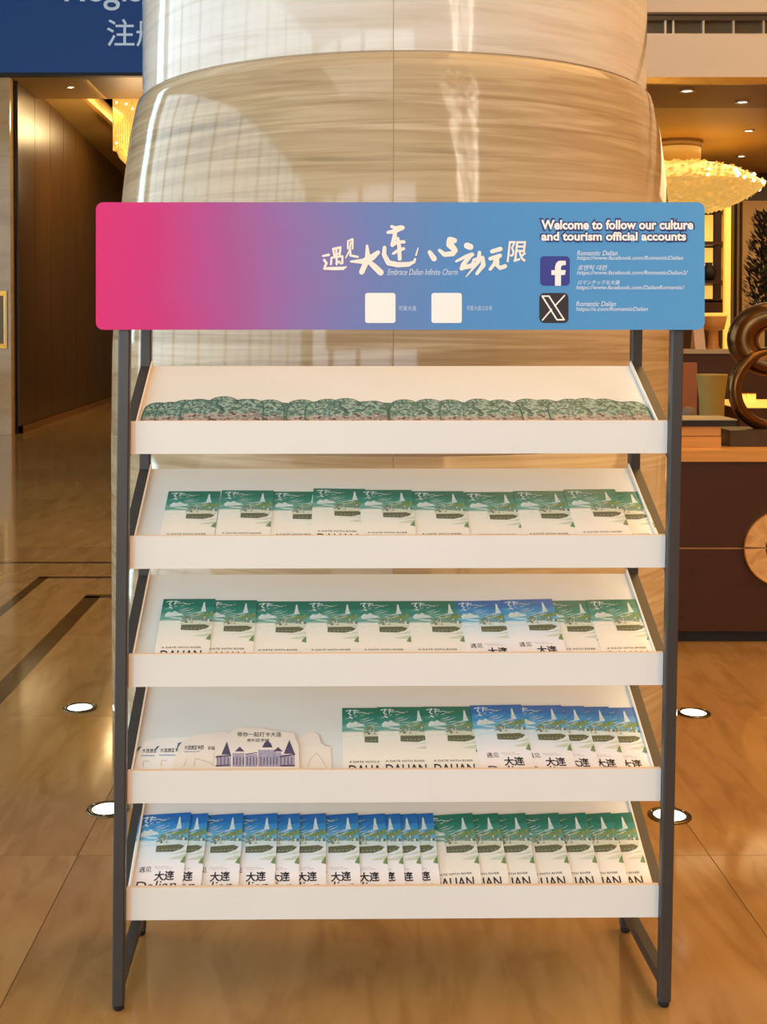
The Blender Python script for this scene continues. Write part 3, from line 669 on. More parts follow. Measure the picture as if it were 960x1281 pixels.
it2 = [(212, 0, 0, 0), (277.5, 1, .2, -.6), (341.5, 0, .5, 0), (390.5, 1.2, -1.8, -1.2), (451, 2.2, 1, 0), (515.5, 1.0, 1.5, 0), (581, 0, 1.4, .3), (643, 1, 1.5, 0), (707, 2, 0, .8), (740.5, 0, .8, 1.2)]
row(1, 616, [(l, l + W2, k_, dy, yw) for l, k_, dy, yw in it2], [g_] * 10, 'green brochures on the second shelf',
    lambda q, kd, n: 'green-covered Dalian brochure, %s from the left on the second shelf' % ORD[q + 1] if q < 9 else 'green-covered Dalian brochure at the right end of the second shelf')
it3 = [(206.5, 2, 0, .2), (258, 1, .5, 0), (321, 0, 1, 0), (384, 0, 1, 0), (447, 0, 1, 0), (511, 0, .5, 0), (572, 0, 0, 1.2), (630.5, 1, -.6, 1.6), (676, 0, .5, .8), (736, 1, .3, 1.0)]
row(2, 753, [(l, l + 62, k_, dy, yw) for l, k_, dy, yw in it3], [g_] * 6 + [b_] * 2 + [g_] * 2, 'brochures on the third shelf',
    lambda q, kd, n: ('green-covered Dalian brochure, %s from the left on the third shelf' % ORD[q + 1]) if q < 6 else
    ['', '', '', '', '', '', 'left one of the two blue-covered brochures on the third shelf', 'right one of the two blue-covered brochures on the third shelf', 'green-covered brochure tucked beside the right blue one on the third shelf', 'green-covered brochure at the right end of the third shelf'][q])
it4 = [(429, 0, 0, 0), (472.5, 1, 0, 0), (529.5, 2, .6, 0), (591, 3.4, 0, 1.2), (640, 3, .4, .8), (668, 2, .2, .6), (700, 1, .8, .8), (731, 0, .8, .8)]
row(3, 887, [(l, l + 62, k_, dy, yw) for l, k_, dy, yw in it4], [g_] * 3 + [b_] * 5, 'brochures on the fourth shelf',
    lambda q, kd, n: ('green-covered Dalian brochure, %s of three on the fourth shelf' % ORD[q + 1]) if q < 3 else ('blue-covered Dalian brochure, %s of the five blue ones on the fourth shelf' % ORD[q - 2]))
rb = [239, 261, 305, 347.5, 376, 408, 448.5, 482, 501, 522, 542.5]; rg = [591.5, 624, 658, 699, 733, 765, 791]
# fanned row: each booklet leans over the one on its right
al = rb + rg
for q, r in enumerate(al):
    kd = b_ if q < 11 else g_
    dy = [-1, 0, 0, 0, .4, .2, 0, .5, .6, .8, 0, 0, .5, .4, 0, .8, .9, 1][q]
    xr_, va = on_shelf(4, r, 1022 + dy); va = max(va, BL + .0008); pit = (al[q + 1] - r) * .00192 if q < 17 else .06
    tl = min(.062, BT * 1.25 / pit) if q < 17 else 0.0
    tl_old = [.06, .105, .08, .085, .11, .10, .08, .09, .13, .13, .12, .07, .10, .09, .08, .09, .10, .0][q] * 1.0
    tl = .078; lift = .0008
    lab = ('blue-covered Dalian brochure, %s from the left on the bottom shelf' % ORD[q + 1]) if q < 11 else ('green-covered Dalian brochure, %s of the seven green ones on the bottom shelf' % (ORD[q - 10] if q < 17 else 'rightmost'))
    # right edge raised: rotate about y so the left edge stays on the board
    xc = xr_ - BW / 2 * cos(tl)
    brochure(kd, 4, xc, va - BL, lift + BW / 2 * sin(tl), -tl, [0, .3, .2, .2, .5, .3, .6, .5, .7, .7, .9, .8, .9, .9, .8, .9, .9, 1.0][q] * .6, lab, 'brochures fanned on the bottom shelf') if False else \
        brochure(kd, 4, xc, va - BL, lift + BW / 2 * sin(tl), -tl, radians([0, .3, .2, .2, .5, .3, .6, .5, .7, .7, .9, .8, .9, .9, .8, .9, .9, 1.0][q] * .7), lab, 'brochures fanned on the bottom shelf')

# top shelf: die-cut cards with scalloped tops
def card_outline(inset=0):
    pts = [(-.095 + inset, .0 + inset), (.095 - inset, 0 + inset), (.095 - inset, .128)]
    for cx, cy, r, a0, a1 in ((.064, .136, .030, -10, 105), (0, .141, .038, 35, 145), (-.064, .136, .030, 75, 190)):
        for t in range(9):
            a = radians(a0 + (a1 - a0) * t / 8); pts.append((cx + (r - inset) * cos(a), cy + (r - inset) * sin(a)))
    pts.append((-.095 + inset, .128)); return pts
cme = MB().prism(card_outline(), 0, .0016).mesh('scalloped_card', ['card_rim'])
pme = MB().poly(card_outline(.003), .0018).mesh('printed_picture', ['card_print'])
cc = [(215, 500, 0), (250, 499.5, 1), (282, 497, 2), (306, 501, 1), (338, 505, 0), (376, 503, 0), (410, 502.5, 1), (434, 504, 2), (505, 506, 0), (537, 505.5, 1), (562, 508, 0), (599, 507.5, 1), (628, 509, 0), (659, 504.5, 1), (684, 508, 0), (711, 503.5, 1), (733, 506, 2), (757, 503.5, 1), (784, 506, 0)]
CD = ['first', 'second', 'third', 'fourth', 'fifth', 'sixth', 'seventh', 'eighth', 'ninth', 'tenth', 'eleventh', 'twelfth', 'thirteenth', 'fourteenth', 'fifteenth', 'sixteenth', 'seventeenth', 'eighteenth', 'nineteenth']
for q, (px, py, lay) in enumerate(cc):
    x, v = on_shelf(0, px, py); x = max(sx0 + .101, min(sx1 - .101, x))
    o = link('scalloped_card', cme)
    tag(o, 'teal die-cut card with a scalloped top, %s from the left on the top shelf' % CD[q], 'card', 'scalloped cards on the top shelf')
    seat(o, 0, x, max(.001, v - .185), .0006 + lay * .0019 + .0002 * (q % 3), 0, radians((q * 37 % 5 - 2) * .5))
    link('printed_picture', pme, o).location = (0, 0, 0)

# fourth shelf, left: folded city maps with skyline tops
def sheet(px_pts, lift, label, base='paper', name='city_map'):
    """outline seen on the shelf surface; the part below the lip goes down to the lip"""
    loc = [on_shelf(3, a, b) for a, b in px_pts]
    loc = [(x, max(v, .002)) for x, v in loc]
    x0 = min(x for x, v in loc); x1 = max(x for x, v in loc); xc = (x0 + x1) / 2
    pts = [(x - xc, v) for x, v in loc]
    pts = pts + [(pts[-1][0], .002), (pts[0][0], .002)]
    o = MB().prism(list(reversed(pts)), 0, .0014).build(name, base)
    seat(o, 3, xc, 0, lift); tag(o, label, 'map', 'skyline-topped city maps')
    def tf(v):
        q = on_shelf(3, v[0], v[1]); return (q[0] - xc, q[1], .0015 + v[2])
    return o, tf
def part(mb, name, mats, o): 
    p = mb.build(name, mats, o); p.location = (0, 0, 0); return p
for q, (ox, lab) in enumerate(((0, 'folded white city map at the left end of the fourth shelf'), (22.5, 'folded white city map, second from the left on the fourth shelf'))):
    o, tf = sheet([(168 + ox, 962), (170.5 + ox, 948), (176 + ox, 935), (182 + ox, 928), (194 + ox, 925.5), (214 + ox, 923), (232 + ox, 924), (232 + ox, 962)], .0008 + .0016 * q, lab)
    m_ = MB(); put_text(m_, '大连旅游地图', (178 + ox, 942.5, 206 + ox, 937.5), tf, 0, 0, bold=.02); m_.poly([(176.5 + ox, 946.8), (198 + ox, 946.8), (198 + ox, 945.6), (176.5 + ox, 945.6)], 0, 1, tf)
    part(m_, 'lettering', ['ink', 'blue_line'], o)
    part(MB().poly([(170.5 + ox, 942), (173.5 + ox, 935.4), (177.5 + ox, 934.6), (174.5 + ox, 938)], 0.0001, 0, tf).strokes([([(179 + ox, 960), (180 + ox, 953), (186 + ox, 953)], .5)], tf, 0, 1), 'corner_mark', ['teal_ink', 'pale_line'], o)
o, tf = sheet([(215, 962), (219, 948), (227, 931), (238, 923), (252, 920), (272, 917.5), (284, 918), (284, 962)], .0040, 'folded white city map with one line of print, beside the castle drawing', 'warm_paper')
m_ = MB(); put_text(m_, '大连旅游地图', (231, 940, 255, 934.6), tf, 0, 0, bold=.02); put_text(m_, '手绘', (260, 940.5, 269, 935.6), tf, 0, 0, bold=.02); m_.poly([(231, 943), (250, 942.6), (250, 941.8), (231, 942)], 0, 1, tf)
part(m_, 'lettering', ['ink', 'blue_line'], o)
part(MB().strokes([([(230, 961), (234, 952)], .5), ([(243, 961), (244.5, 951), (262, 956), (268, 960)], .5), ([(266, 960), (269, 941)], .4)], tf, 0, 0), 'faint_drawing', ['pale_line'], o)
part(MB().poly([(220, 942), (223, 931.8), (227.6, 930.2), (224.5, 934)], 0.0001, 0, tf), 'corner_mark', ['teal_ink'], o)
o, tf = sheet([(362, 962), (366, 926), (378, 922), (386, 917.5), (392, 916), (399, 920), (401, 929), (406, 933.5), (414, 934.5), (415, 962)], .0008, 'blank pale folded map with a stepped edge, right of the castle drawing', 'warm_paper')
part(MB().strokes([([(385, 961), (389, 950), (396, 943), (402, 950), (409, 961)], .4), ([(399, 920), (402, 930), (407, 933.5), (413, 934.5)], .6)], tf, 0, 0), 'faint_drawing', ['pale_line'], o)
o, tf = sheet([(268.5, 962), (269, 936), (276, 929), (285, 921), (291, 917), (298, 912.5), (309, 914), (324, 912.5), (336, 916), (352, 918), (366, 919), (369.5, 922), (370.5, 929), (374, 933), (374.5, 962)], .0060, 'white folded map with a violet drawing of castle roofs and towers', 'warm_paper', 'castle_map')
m_ = MB(); put_text(m_, '带你一起打卡大连', (297, 924.5, 352, 918.8), tf, 0, 0, bold=.015); put_text(m_, '老城区手绘', (309, 931, 337, 927), tf, 0, 0, bold=.02)
part(m_, 'lettering', ['ink'], o)
a_ = MB()
for x0_, x1_, yt in ((272, 289, 948), (291, 306, 945), (307, 322, 946), (323, 345, 941), (344, 352, 944), (352, 369, 947)): a_.poly([(x0_, 962), (x1_, 962), (x1_, yt), (x0_, yt)], 0, 1, tf)
for pts in ([(277, 947), (284, 930.5), (289, 947)], [(294, 943), (300, 937), (306, 943)], [(328, 938), (331, 932), (335, 929.5), (339, 933), (341, 938)], [(342, 943), (348, 937.5), (354, 943)], [(355, 946), (362, 928.5), (369, 946)]): a_.poly(pts, .0001, 0, tf)
for x0_ in (271.5, 276, 280.5, 285, 292, 296, 300, 304, 309, 313, 317, 321, 326, 330, 334, 338, 342, 346, 351, 355.5, 360, 364.5): a_.poly([(x0_, 960), (x0_ + 1.1, 960), (x0_ + 1.1, 950), (x0_, 950)], .0001, 0, tf)
for pts in ([(270, 949), (289.5, 947), (289.5, 948.6), (270, 951)], [(350, 949), (369.5, 945.6), (369.5, 947.2), (350, 951)], [(270, 962), (288, 961), (288, 959.6), (270, 960)], [(351, 962), (369, 961.4), (369, 959.6), (351, 960)], [(280.5, 944), (283.5, 944), (283.5, 937), (281.5, 937)][:0] or [(307, 946), (322, 944), (322, 945), (307, 947)]): a_.poly(pts, .0002, 0, tf)
part(a_, 'castle_drawing', ['violet_ink', 'lilac_ink'], o)

# ------------------------------------------------------------------ left background
scr = thing('led_screen', 'large blue screen with pale registration lettering above the corridor', 'screen', (-4, PD - .1, zb))
x9 = X(-400, PD); x8 = X(420, PD)
MB().box(x9, x8, PD - .12, PD - .01, Z(97, PD), HT - .05).build('frame', 'black', scr)
MB().box(x9 + .05, x8 - .05, PD - .135, PD - .121, Z(93, PD), HT - .1).build('display', 'screen', scr)
def sp_(v): q = P(v[0], v[1], PD - .14); return (q[0], PD - .14 - v[2], q[2])
m_ = MB(); put_text(m_, 'Registration', (81, 13, 310, -33), sp_, 0, 0, bold=.004); put_text(m_, '注册', (134, 58, 205, 24), sp_, 0, 0, bold=.006)
m_.build('lettering', 'screen_text', scr)

pn = thing('call_panel', 'narrow brass-framed panel on the beige pilaster at the left edge', 'panel', (X(4, PD), PD, Z(430, PD)))
q0, q1 = X(-8, PD), X(10, PD)
MB().box(q0, q1, PD - .05, PD - .013, Z(436, PD), Z(364, PD)).build('frame', 'brass', pn)
MB().box(q0 + .05, q1 - .05, PD - .06, PD - .051, Z(430, PD), Z(370, PD)).build('face_plate', 'ceiling_brown', pn)
MB().box(q1 - .035, q1 - .02, PD - .062, PD - .051, Z(428, PD), Z(372, PD)).build('inner_strip', 'aluminium', pn)

cx_, cy_ = X(171, 21.0, 160), 21.0
ch = thing('drum_chandelier', 'tall glowing drum chandelier of hanging crystal strands beside the column', 'chandelier', (cx_, cy_, Z(205, cy_)))
zt_, zm = Z(100, cy_), Z(188, cy_)
MB().lathe([(0, 0), (.46, 0), (.46, -.12), (0, -.12)], (cx_, cy_, zc + .85), 32).build('canopy', 'brass', ch)
MB().lathe([(.36, zt_ - zm + .3), (.36, 0), (.30, -.14), (.16, -.28), (0, -.34)], (cx_, cy_, zm), 40).build('diffuser', 'crystal', ch)
s_ = MB()
for kk in range(54):
    a = 2 * pi * kk / 54; x, y = cx_ + .40 * cos(a), cy_ + .40 * sin(a)
    s_.tube([(x, y, zc + .75), (x, y, zm + .02 * sin(kk * 3))], .011, 5)
for kk in range(36):
    a = 2 * pi * kk / 36; r = .3; x, y = cx_ + r * cos(a), cy_ + r * sin(a)
    s_.tube([(x, y, zm + .05), (cx_ + .2 * r * cos(a), cy_ + .2 * r * sin(a), zm - .42)], .011, 5)
so = s_.build('crystal_strands', 'crystal', ch); so['kind'] = 'stuff'
b = MB()
for px, py in ((146, 128), (158, 130), (166, 136), (146, 179)):
    q = P(px, py, cy_ - .42); b.lathe([(0, -.02), (.02, 0), (0, .02)], q, 8)
bo = b.build('lit_beads', 'bulb', ch)

def glow(name, loc, power, r):
    l = bpy.data.lights.new(name, 'POINT'); l.energy = power; l.color = (1, .68, .36); l.shadow_soft_size = r
    o = bpy.data.objects.new(name, l); COL.objects.link(o); o.location = loc
glow('corridor_soffit_fill', (cx_ + .2, cy_ - 1.0, zm - .6), 130, .3)  # added fill in front of the chandelier, brightening soffit and beam
# ------------------------------------------------------------------ right background: concierge counter
CD_ = floor_d(804)
zt1, zt0 = Z(563, CD_), Z(577, CD_)
cn = thing('concierge_counter', 'dark red-brown counter with a honey-coloured top right of the rack', 'counter', (2.6, CD_ + .4, 0))
cx0, cx1 = 1.32, 4.2
ctop = (zt1 + zt0) / 2
MB().box(cx0 + .02, cx1, CD_ + .03, CD_ + .75, .0, .055).build('toe_kick', 'black', cn)
zl = Z(686, CD_)
MB().box(cx0, cx1, CD_, CD_ + .78, .055, zl - .004).build('front_panel', 'counter_wood', cn)
MB().box(cx0, cx1, CD_, CD_ + .78, zl + .004, zt0 - .002).build('front_panel', 'counter_wood', cn)
MB().box(cx0 + .01, cx1 - .01, CD_ + .006, CD_ + .77, zl - .004, zl + .004).build('panel_joint_strip', 'gold_wood', cn)  # honey-wood strip, the lighter line between the two front panels
MB().box(cx0 - .01, cx1, CD_ - .02, CD_ + .85, zt0, zt1).build('counter_top', 'gold_wood', cn)
ex, ez = X(977, CD_, 685), Z(685, CD_)
em = MB(); n = 48
def ring(mb, r0, r1, y, mi, a0=0, a1=360, th=.02):
    vs = []; fs = []; k_ = 40
    for t in range(k_ + 1):
        a = radians(a0 + (a1 - a0) * t / k_)
        for r in (r0, r1):
            for yy in (y, y + th): vs.append((ex + r * cos(a), yy, ez + r * sin(a)))
    for t in range(k_):
        q = t * 4; w_ = q + 4
        fs += [(q, w_, w_ + 2, q + 2), (q + 2, w_ + 2, w_ + 3, q + 3), (q + 1, q + 3, w_ + 3, w_ + 1), (q, q + 1, w_ + 1, w_)]
    mb.add(vs, fs, mi, False)
RE = 48 * CD_ / F
ring(em, .43 * RE, RE * .97, CD_ - .018, 0, 2, 178); emo = em.build('emblem_half', 'emblem', cn)
em = MB(); ring(em, .43 * RE, RE * .97, CD_ - .018, 0, 181, 359); em.build('emblem_half', 'emblem', cn)
em = MB(); ring(em, RE * .97, RE, CD_ - .022, 0); em.build('emblem_rim', 'brass', cn)

# stacked box with a dark tray on the counter
bd0 = CD_ + .12
bx = thing('wooden_box', 'low honey-wood box in two tiers on the counter left of the bronze', 'box', (X(878, bd0), bd0 + .1, zt1))
zA, zB, zC = zt1, zt1 + .057, zt1 + .104
MB().box(X(835, bd0), X(903, bd0), bd0, bd0 + .25, zA, zB - .003).build('lower_tier', 'gold_wood', bx)
MB().box(X(835, bd0), X(903, bd0), bd0 + .005, bd0 + .245, zB, zC).build('upper_tier', 'gold_wood', bx)
tr_ = thing('dark_tray', 'thin dark tray with a pale rim lying on the wooden box', 'tray', (X(885, bd0), bd0 + .1, zC))
MB().box(X(836, bd0), X(921, bd0), bd0 - .01, bd0 + .26, zC + .001, zC + .030).build('body', 'black', tr_)
MB().box(X(835, bd0), X(922, bd0), bd0 - .015, bd0 + .265, zC + .031, zC + .037).build('rim', 'aluminium', tr_)

# bronze ring sculpture
sd = CD_ + .30
SX = lambda px: X(px, sd, 480)
sc_ = thing('bronze_sculpture', 'polished bronze sculpture of a thin hoop under a thick looped ring on a dark plinth', 'sculpture', (SX(966), sd, zt1))
MB().prism([(SX(904), sd - .13), (SX(1030), sd - .13), (SX(1030), sd + .13), (SX(904), sd + .13)], zt1 + .001, Z(536, sd)).build('plinth', 'dark_stone', sc_)
def loop(cx, cz, rx, rz, r0, r1, ph, n=48, ty=0):
    pts = []; rad = []
    for t in range(n):
        a = 2 * pi * t / n; pts.append((SX(cx + rx * cos(a)), sd + ty * cos(a), Z(cz - rz * sin(a), sd))); rad.append((r0 + (r1 - r0) * (.5 + .5 * cos(a - ph))) * sd / F)
    return pts, rad
p_, r_ = loop(966, 487, 49, 46, 5.5, 8.5, pi, ty=.03); MB().tube(p_, r_, 14, closed=True).build('hoop', 'bronze', sc_)
p_, r_ = loop(968, 425, 35, 31, 12, 19, pi * .95, ty=-.05); MB().tube(p_, r_, 18, closed=True).build('thick_ring', 'bronze', sc_)

# lounge beyond the counter
def wing_chair(name, px0, px1, pt, d, matn, label, gr='lounge chairs'):
    x0_, x1_ = X(px0, d + .5), X(px1, d + .5); zt2 = Z(pt, d + .5); w_ = x1_ - x0_
    t = thing(name, label, 'chair', ((x0_ + x1_) / 2, d + .3, 0), gr)
    MB().prism([(x0_ + .02, d + .5), (x1_ - .02, d + .5), (x1_, d + .62), (x0_, d + .62)], .42, zt2).build('backrest', matn, t)
    MB().prism([(x0_ - .02, d), (x1_ + .02, d), (x1_ + .02, d + .55), (x0_ - .02, d + .55)], .26, .46).build('seat', matn, t)
    for x in (x0_ - .05, x1_ - .03):
        MB().prism([(x, d + .02), (x + .08, d + .02), (x + .08, d + .6), (x, d + .6)], .26, .68).build('armrest', matn, t)
    for x in (x0_, x1_ - .05):
        for y in (d + .03, d + .52): MB().box(x, x + .05, y, y + .05, 0, .258).build('leg', 'black', t)
wing_chair('lounge_chair', 846, 876, 454, 8.0, 'terracotta', 'high-backed terracotta lounge chair beyond the counter')
# olive vase-like chair back
vd = 7.4
vx = X(891, vd); vs_ = thing('olive_armchair', 'olive tub armchair with a waisted back beyond the counter', 'chair', (vx, vd, 0), 'lounge chairs')
zz = Z(468, vd); rr = 19 * vd / F
MB().lathe([(rr * .9, .22), (rr * .86, zz - .42), (rr * .78, zz - .30), (rr * .82, zz - .15), (rr * 1.0, zz - .01), (rr * 1.02, zz), (rr * .9, zz), (rr * .7, zz - .16), (rr * .65, .62), (0, .6)], (vx, vd, 0), 28).build('tub_back', 'olive', vs_)
MB().lathe([(0, 0), (rr * .7, 0), (rr * .7, .03), (.03, .05), (.03, .22), (rr * .9, .22), (0, .22)], (vx, vd, 0), 24).build('base', 'black', vs_)
pf = thing('round_ottoman', 'low round grey stool beside the terracotta chair', 'stool', (X(862, 7.1), 7.1, 0))
zo = Z(508, 7.1); ro = 11 * 7.1 / F
MB().lathe([(0, zo), (ro * .6, zo - .01), (ro, zo - .06), (ro, zo - .3), (0, zo - .3)], (X(862, 7.1), 7.1, 0), 24).build('cushion', 'grey_fabric', pf)
MB().lathe([(ro * 1.2, 0), (ro * 1.2, .02), (.03, .04), (.03, zo - .3)], (X(862, 7.1), 7.1, 0), 20).build('pedestal', 'black', pf)

# tall bar shelf with its objects
kd_ = 10.6; kz = Z(437, kd_)
bar = thing('bar_console', 'tall dark bar console with a pale edge line beyond the chairs', 'console', (X(905, kd_), kd_ + .3, 0))
MB().box(X(830, kd_), X(1040, kd_), kd_, kd_ + .5, 0, kz - .04).build('body', 'counter_wood', bar)
MB().box(X(828, kd_), X(1042, kd_), kd_ - .03, kd_ + .52, kz - .038, kz).build('top', 'aluminium', bar)
bz0, bz1 = kz, Z(391, kd_)
bw = thing('wicker_bowl', 'tapered golden bowl with a bright rim on the bar console', 'bowl', (X(901, kd_), kd_ + .2, kz))
rb_ = 17 * kd_ / F
MB().lathe([(rb_ * .5, 0), (rb_ * .4, .03), (rb_ * .35, (bz1 - bz0) * .5), (rb_ * .8, (bz1 - bz0) * .55), (rb_, bz1 - bz0 - .03), (rb_ * .9, bz1 - bz0 - .03), (0, (bz1 - bz0) * .6)], (X(901, kd_), kd_ + .2, kz), 28).build('bowl', 'gold_wood', bw)
MB().lathe([(rb_ * .9, -.03), (rb_ * 1.04, -.03), (rb_ * 1.04, 0), (rb_ * .9, 0), (rb_ * .9, -.03)], (X(901, kd_), kd_ + .2, bz1), 28).build('rim', 'niche_glow', bw)  # rim given a glow to make its bright line
cd = thing('menu_card', 'small folded terracotta card standing on the bar console', 'card', (X(876, kd_), kd_ + .1, kz))
q0, q1 = X(872, kd_), X(884, kd_)
MB().add([(q0, kd_ + .05, kz), (q1, kd_ + .02, kz), (q1, kd_ + .10, Z(404, kd_)), (q0, kd_ + .13, Z(404, kd_)), (q0, kd_ + .2, kz), (q1, kd_ + .2, kz)], [(0, 1, 2, 3), (3, 2, 5, 4), (0, 3, 4), (1, 5, 2)]).build('panel', 'edge', cd)

# lit display cabinet, lit strip, plant in front of the beige panel
sd_ = 14.4
cb = thing('display_cabinet', 'dark display cabinet with glowing yellow niches beside the header board', 'cabinet', (X(890, sd_), sd_ + .3, 0))
a0_, a1_ = X(848, sd_), X(903, sd_)
MB().box(a0_, a1_, sd_ + .3, sd_ + .5, .05, zr - .02).build('carcass', 'counter_wood', cb)
MB().box(a0_, a1_, sd_, sd_ + .3, .05, Z(376, sd_)).build('base_unit', 'counter_wood', cb)
for y_ in (376, 353, 304, 262): MB().box(a0_, a1_, sd_, sd_ + .3, Z(y_, sd_) - .02, Z(y_, sd_) + .02).build('shelf', 'counter_wood', cb)
for (ya_, yb_) in ((374, 356), (350, 308), (301, 266)): MB().box(a0_ + .03, a1_ - .03, sd_ + .27, sd_ + .295, Z(ya_, sd_) , Z(yb_, sd_)).build('lit_niche', 'niche_glow', cb)
va_ = MB().lathe([(0, 0), (.05, 0), (.085, .06), (.09, .12), (.04, .19), (.045, .22), (0, .22)], (X(890, sd_), sd_ + .12, Z(353, sd_) + .021), 20).build('dark_vase', 'black')
tag(va_, 'small dark vase on the middle shelf of the glowing cabinet', 'vase')
ls = thing('light_column', 'tall slender glowing yellow light column under the chandelier', 'lamp', (X(908.5, sd_), sd_, 0))
MB().box(X(904.5, sd_), X(912, sd_), sd_ - .05, sd_, .2, Z(246, sd_)).build('diffuser', 'niche_glow', ls)
MB().box(X(903.5, sd_), X(913, sd_), sd_ + .001, sd_ + .05, 0, Z(244, sd_)).build('back_channel', 'brass', ls)

pd_ = 12.0; px_ = X(957, pd_)
pl = thing('dried_plant', 'tall dark feathery dried plant in front of the beige panel', 'plant', (px_, pd_, 0))
MB().lathe([(0, 0), (.16, 0), (.2, .5), (.21, .52), (.16, .52), (0, .5)], (px_, pd_, 0), 24).build('pot', 'black', pl)
MB().tube([(px_, pd_, .5), (px_ + .02, pd_, 1.3), (px_ - .01, pd_, 2.4)], [.025, .02, .008], 8).build('stem', 'leaf', pl)
lf = MB(); zlo, zhi = Z(405, pd_), Z(268, pd_)
for kk in range(1700):
    t = random.random(); z0_ = zlo + t * (zhi - zlo); wmax = .21 * (1 - .55 * abs(t - .35) / .65) ; a = random.uniform(0, 2 * pi); r = wmax * sqrt(random.random())
    x, y = px_ + r * cos(a), pd_ + r * sin(a); l = random.uniform(.06, .12); dx, dy, dz = cos(a) * l * .6, sin(a) * l * .6, l * random.uniform(.1, .9); w_ = .015
    lf.add([(x, y, z0_), (x + dx * .5 - sin(a) * w_, y + dy * .5 + cos(a) * w_, z0_ + dz * .5), (x + dx, y + dy, z0_ + dz), (x + dx * .5 + sin(a) * w_, y + dy * .5 - cos(a) * w_, z0_ + dz * .5)], [(0, 1, 2, 3)])
lo = lf.build('foliage', 'leaf', pl); lo['kind'] = 'stuff'

# far lounge lamps seen through the hoop
fd = 9.6
fb_ = thing('low_sideboard', 'low sideboard with a glowing yellow top seen through the bronze hoop', 'sideboard', (X(950, fd), fd + .2, 0))
MB().box(X(926, fd), X(1020, fd), fd, fd + .4, 0, Z(511, fd)).build('body', 'counter_wood', fb_)
MB().box(X(926, fd), X(1022, fd), fd - .02, fd + .42, Z(510, fd), Z(503, fd)).build('lit_top', 'niche_glow', fb_)
for px, lab in ((933, 'left small glowing lantern on the low sideboard'), (945, 'right small glowing lantern on the low sideboard')):
    o = MB().box(X(px - 4, fd), X(px + 4, fd), fd + .05, fd + .12, Z(502.9, fd), Z(493, fd)).box(X(px - 4.6, fd), X(px + 4.6, fd), fd + .04, fd + .13, Z(493, fd), Z(492, fd), 1).build('lantern', ['niche_glow', 'brass'])
    tag(o, lab, 'lantern')

# oval crystal chandelier
od = 12.6
ox = X(843, od)
oc = thing('oval_chandelier', 'wide glowing oval crystal chandelier hanging from a drum canopy right of the column', 'chandelier', (ox, od, Z(228, od)))
rc = 34 * od / F
MB().lathe([(0, 0), (rc * .92, 0), (rc * .92, -(zr - Z(206, od))), (rc * .86, -(zr - Z(206, od))), (0, -.1)], (ox, od, zr), 40).build('canopy', 'ceiling_gold', oc)
MB().lathe([(rc, 0), (rc, -.05), (rc * .92, -.07), (rc * .92, 0)], (ox, od, zr), 40).build('canopy_ring', 'ceiling_brown', oc)
RX = 107 * od / F; RZ = 29 * od / F; zc_ = Z(234, od)
cr_ = MB(); nu, nv_ = 72, 16
vs = []
for i in range(nv_ + 1):
    ph = -pi / 2 + pi * i / nv_
    for j in range(nu):
        th = 2 * pi * j / nu; jt = 1 + random.uniform(-.015, .015); tr = abs(cos(ph)); hz = (1 - tr ** 3.0) * (1 if ph > 0 else -1.15)
        vs.append((ox + RX * cos(ph) * cos(th) * jt, od + RX * cos(ph) * sin(th) * jt, zc_ + RZ * hz * jt))
fs = [(i * nu + j, i * nu + (j + 1) % nu, (i + 1) * nu + (j + 1) % nu, (i + 1) * nu + j) for i in range(nv_) for j in range(nu)]
cr_.add(vs, fs); cro = cr_.build('crystal_shade', 'crystal', oc)
bl = MB()
for kk in range(30):
    th = random.uniform(0, 2 * pi); ph = random.uniform(-1.0, 1.2); q = (ox + RX * 1.02 * cos(ph) * cos(th), od + RX * 1.02 * cos(ph) * sin(th), zc_ + RZ * (1 - abs(cos(ph)) ** 3.0) * (1.05 if ph > 0 else -1.2))
    bl.lathe([(0, -.018), (.013, -.009), (.018, 0), (.013, .009), (0, .018)], q, 8)
blo = bl.build('bulbs', 'bulb', oc); blo['kind'] = 'stuff'
for j in range(6):
    a = 2 * pi * j / 6 + .4; MB().tube([(ox + .2 * cos(a), od + .2 * sin(a), zr - .03), (ox + .2 * cos(a), od + .2 * sin(a), zc_ + RZ * .9)], .008, 6).build('rod', 'aluminium', oc)
cp = MB()
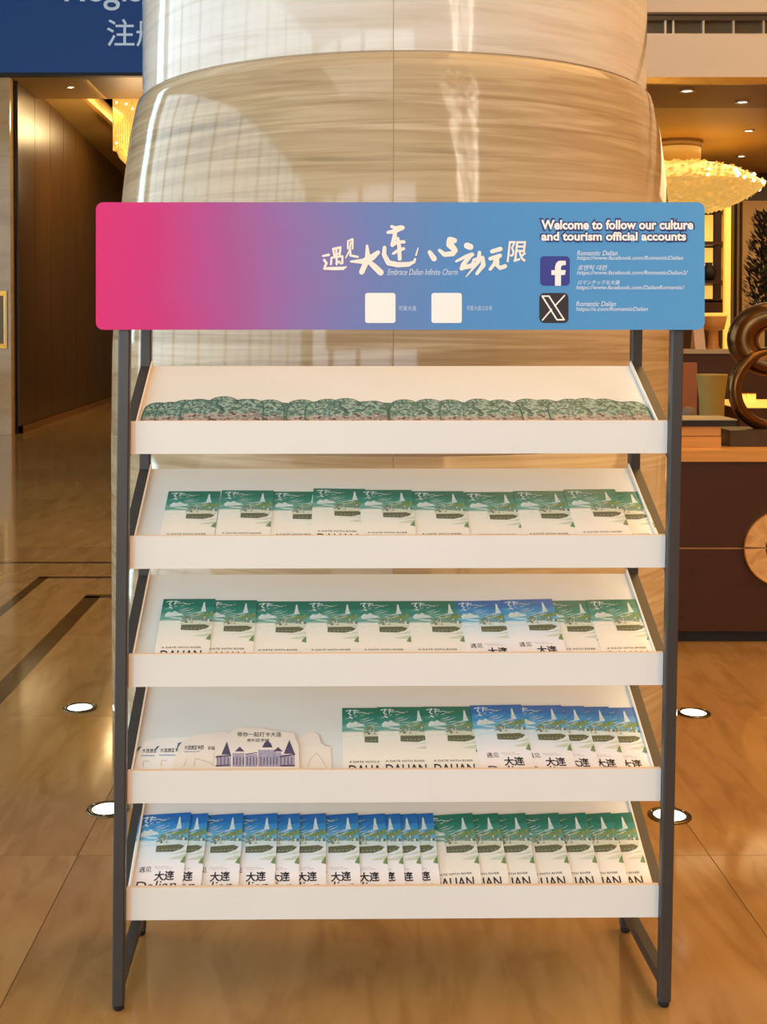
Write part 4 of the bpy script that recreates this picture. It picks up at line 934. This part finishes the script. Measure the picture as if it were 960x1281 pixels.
for kk in range(700):                       # loose crystal leaves over the shade
    th = random.uniform(0, 2 * pi); ph = random.uniform(-1.4, 1.4); r = 1.01
    q = (ox + RX * r * cos(ph) * cos(th), od + RX * r * cos(ph) * sin(th), zc_ + RZ * r * (1 - abs(cos(ph)) ** 3.0) * (1.0 if ph > 0 else -1.15)); s1 = random.uniform(.015, .03)
    u = (-sin(th), cos(th)); cp.add([(q[0] - u[0] * s1, q[1] - u[1] * s1, q[2]), (q[0], q[1], q[2] - s1 * .6), (q[0] + u[0] * s1, q[1] + u[1] * s1, q[2]), (q[0] + cos(th) * .02, q[1] + sin(th) * .02, q[2] + s1 * .6)], [(0, 1, 2, 3)])
cpo = cp.build('crystal_leaves', ['crystal'], oc); cpo['kind'] = 'stuff'

# ------------------------------------------------------------------ hall chandelier behind the camera (mirrored in the polished column)
hx, hy = 3.85, -3.2
hc = thing('hall_chandelier', 'tiered crystal chandelier mirrored as a sparkling streak in the column', 'chandelier', (hx, hy, 2.6))
MB().tube([(hx, hy, 8.0), (hx, hy, 7.7)], .03, 8).build('rod', 'brass', hc)
MB().lathe([(0, 7.75), (.9, 7.72), (.95, 7.62), (0, 7.6)], (hx, hy, 0), 32).build('crown_plate', 'brass', hc)
kx = MB()
for kk in range(640):
    t = random.random(); z0_ = 3.0 + 4.5 * t; rm = .3 + 1.0 * t; a = random.uniform(0, 2 * pi); r = rm * sqrt(random.uniform(.5, 1))
    c_ = (hx + r * cos(a), hy + r * sin(a), z0_); s1 = random.uniform(.010, .026)
    kx.add([(c_[0] + s1, c_[1], c_[2]), (c_[0], c_[1] + s1, c_[2]), (c_[0] - s1, c_[1], c_[2]), (c_[0], c_[1] - s1, c_[2]), (c_[0], c_[1], c_[2] + s1 * 1.6), (c_[0], c_[1], c_[2] - s1 * 1.6)],
           [(0, 1, 4), (1, 2, 4), (2, 3, 4), (3, 0, 4), (1, 0, 5), (2, 1, 5), (3, 2, 5), (0, 3, 5)])
ko = kx.build('crystals', 'spark', hc); ko['kind'] = 'stuff'
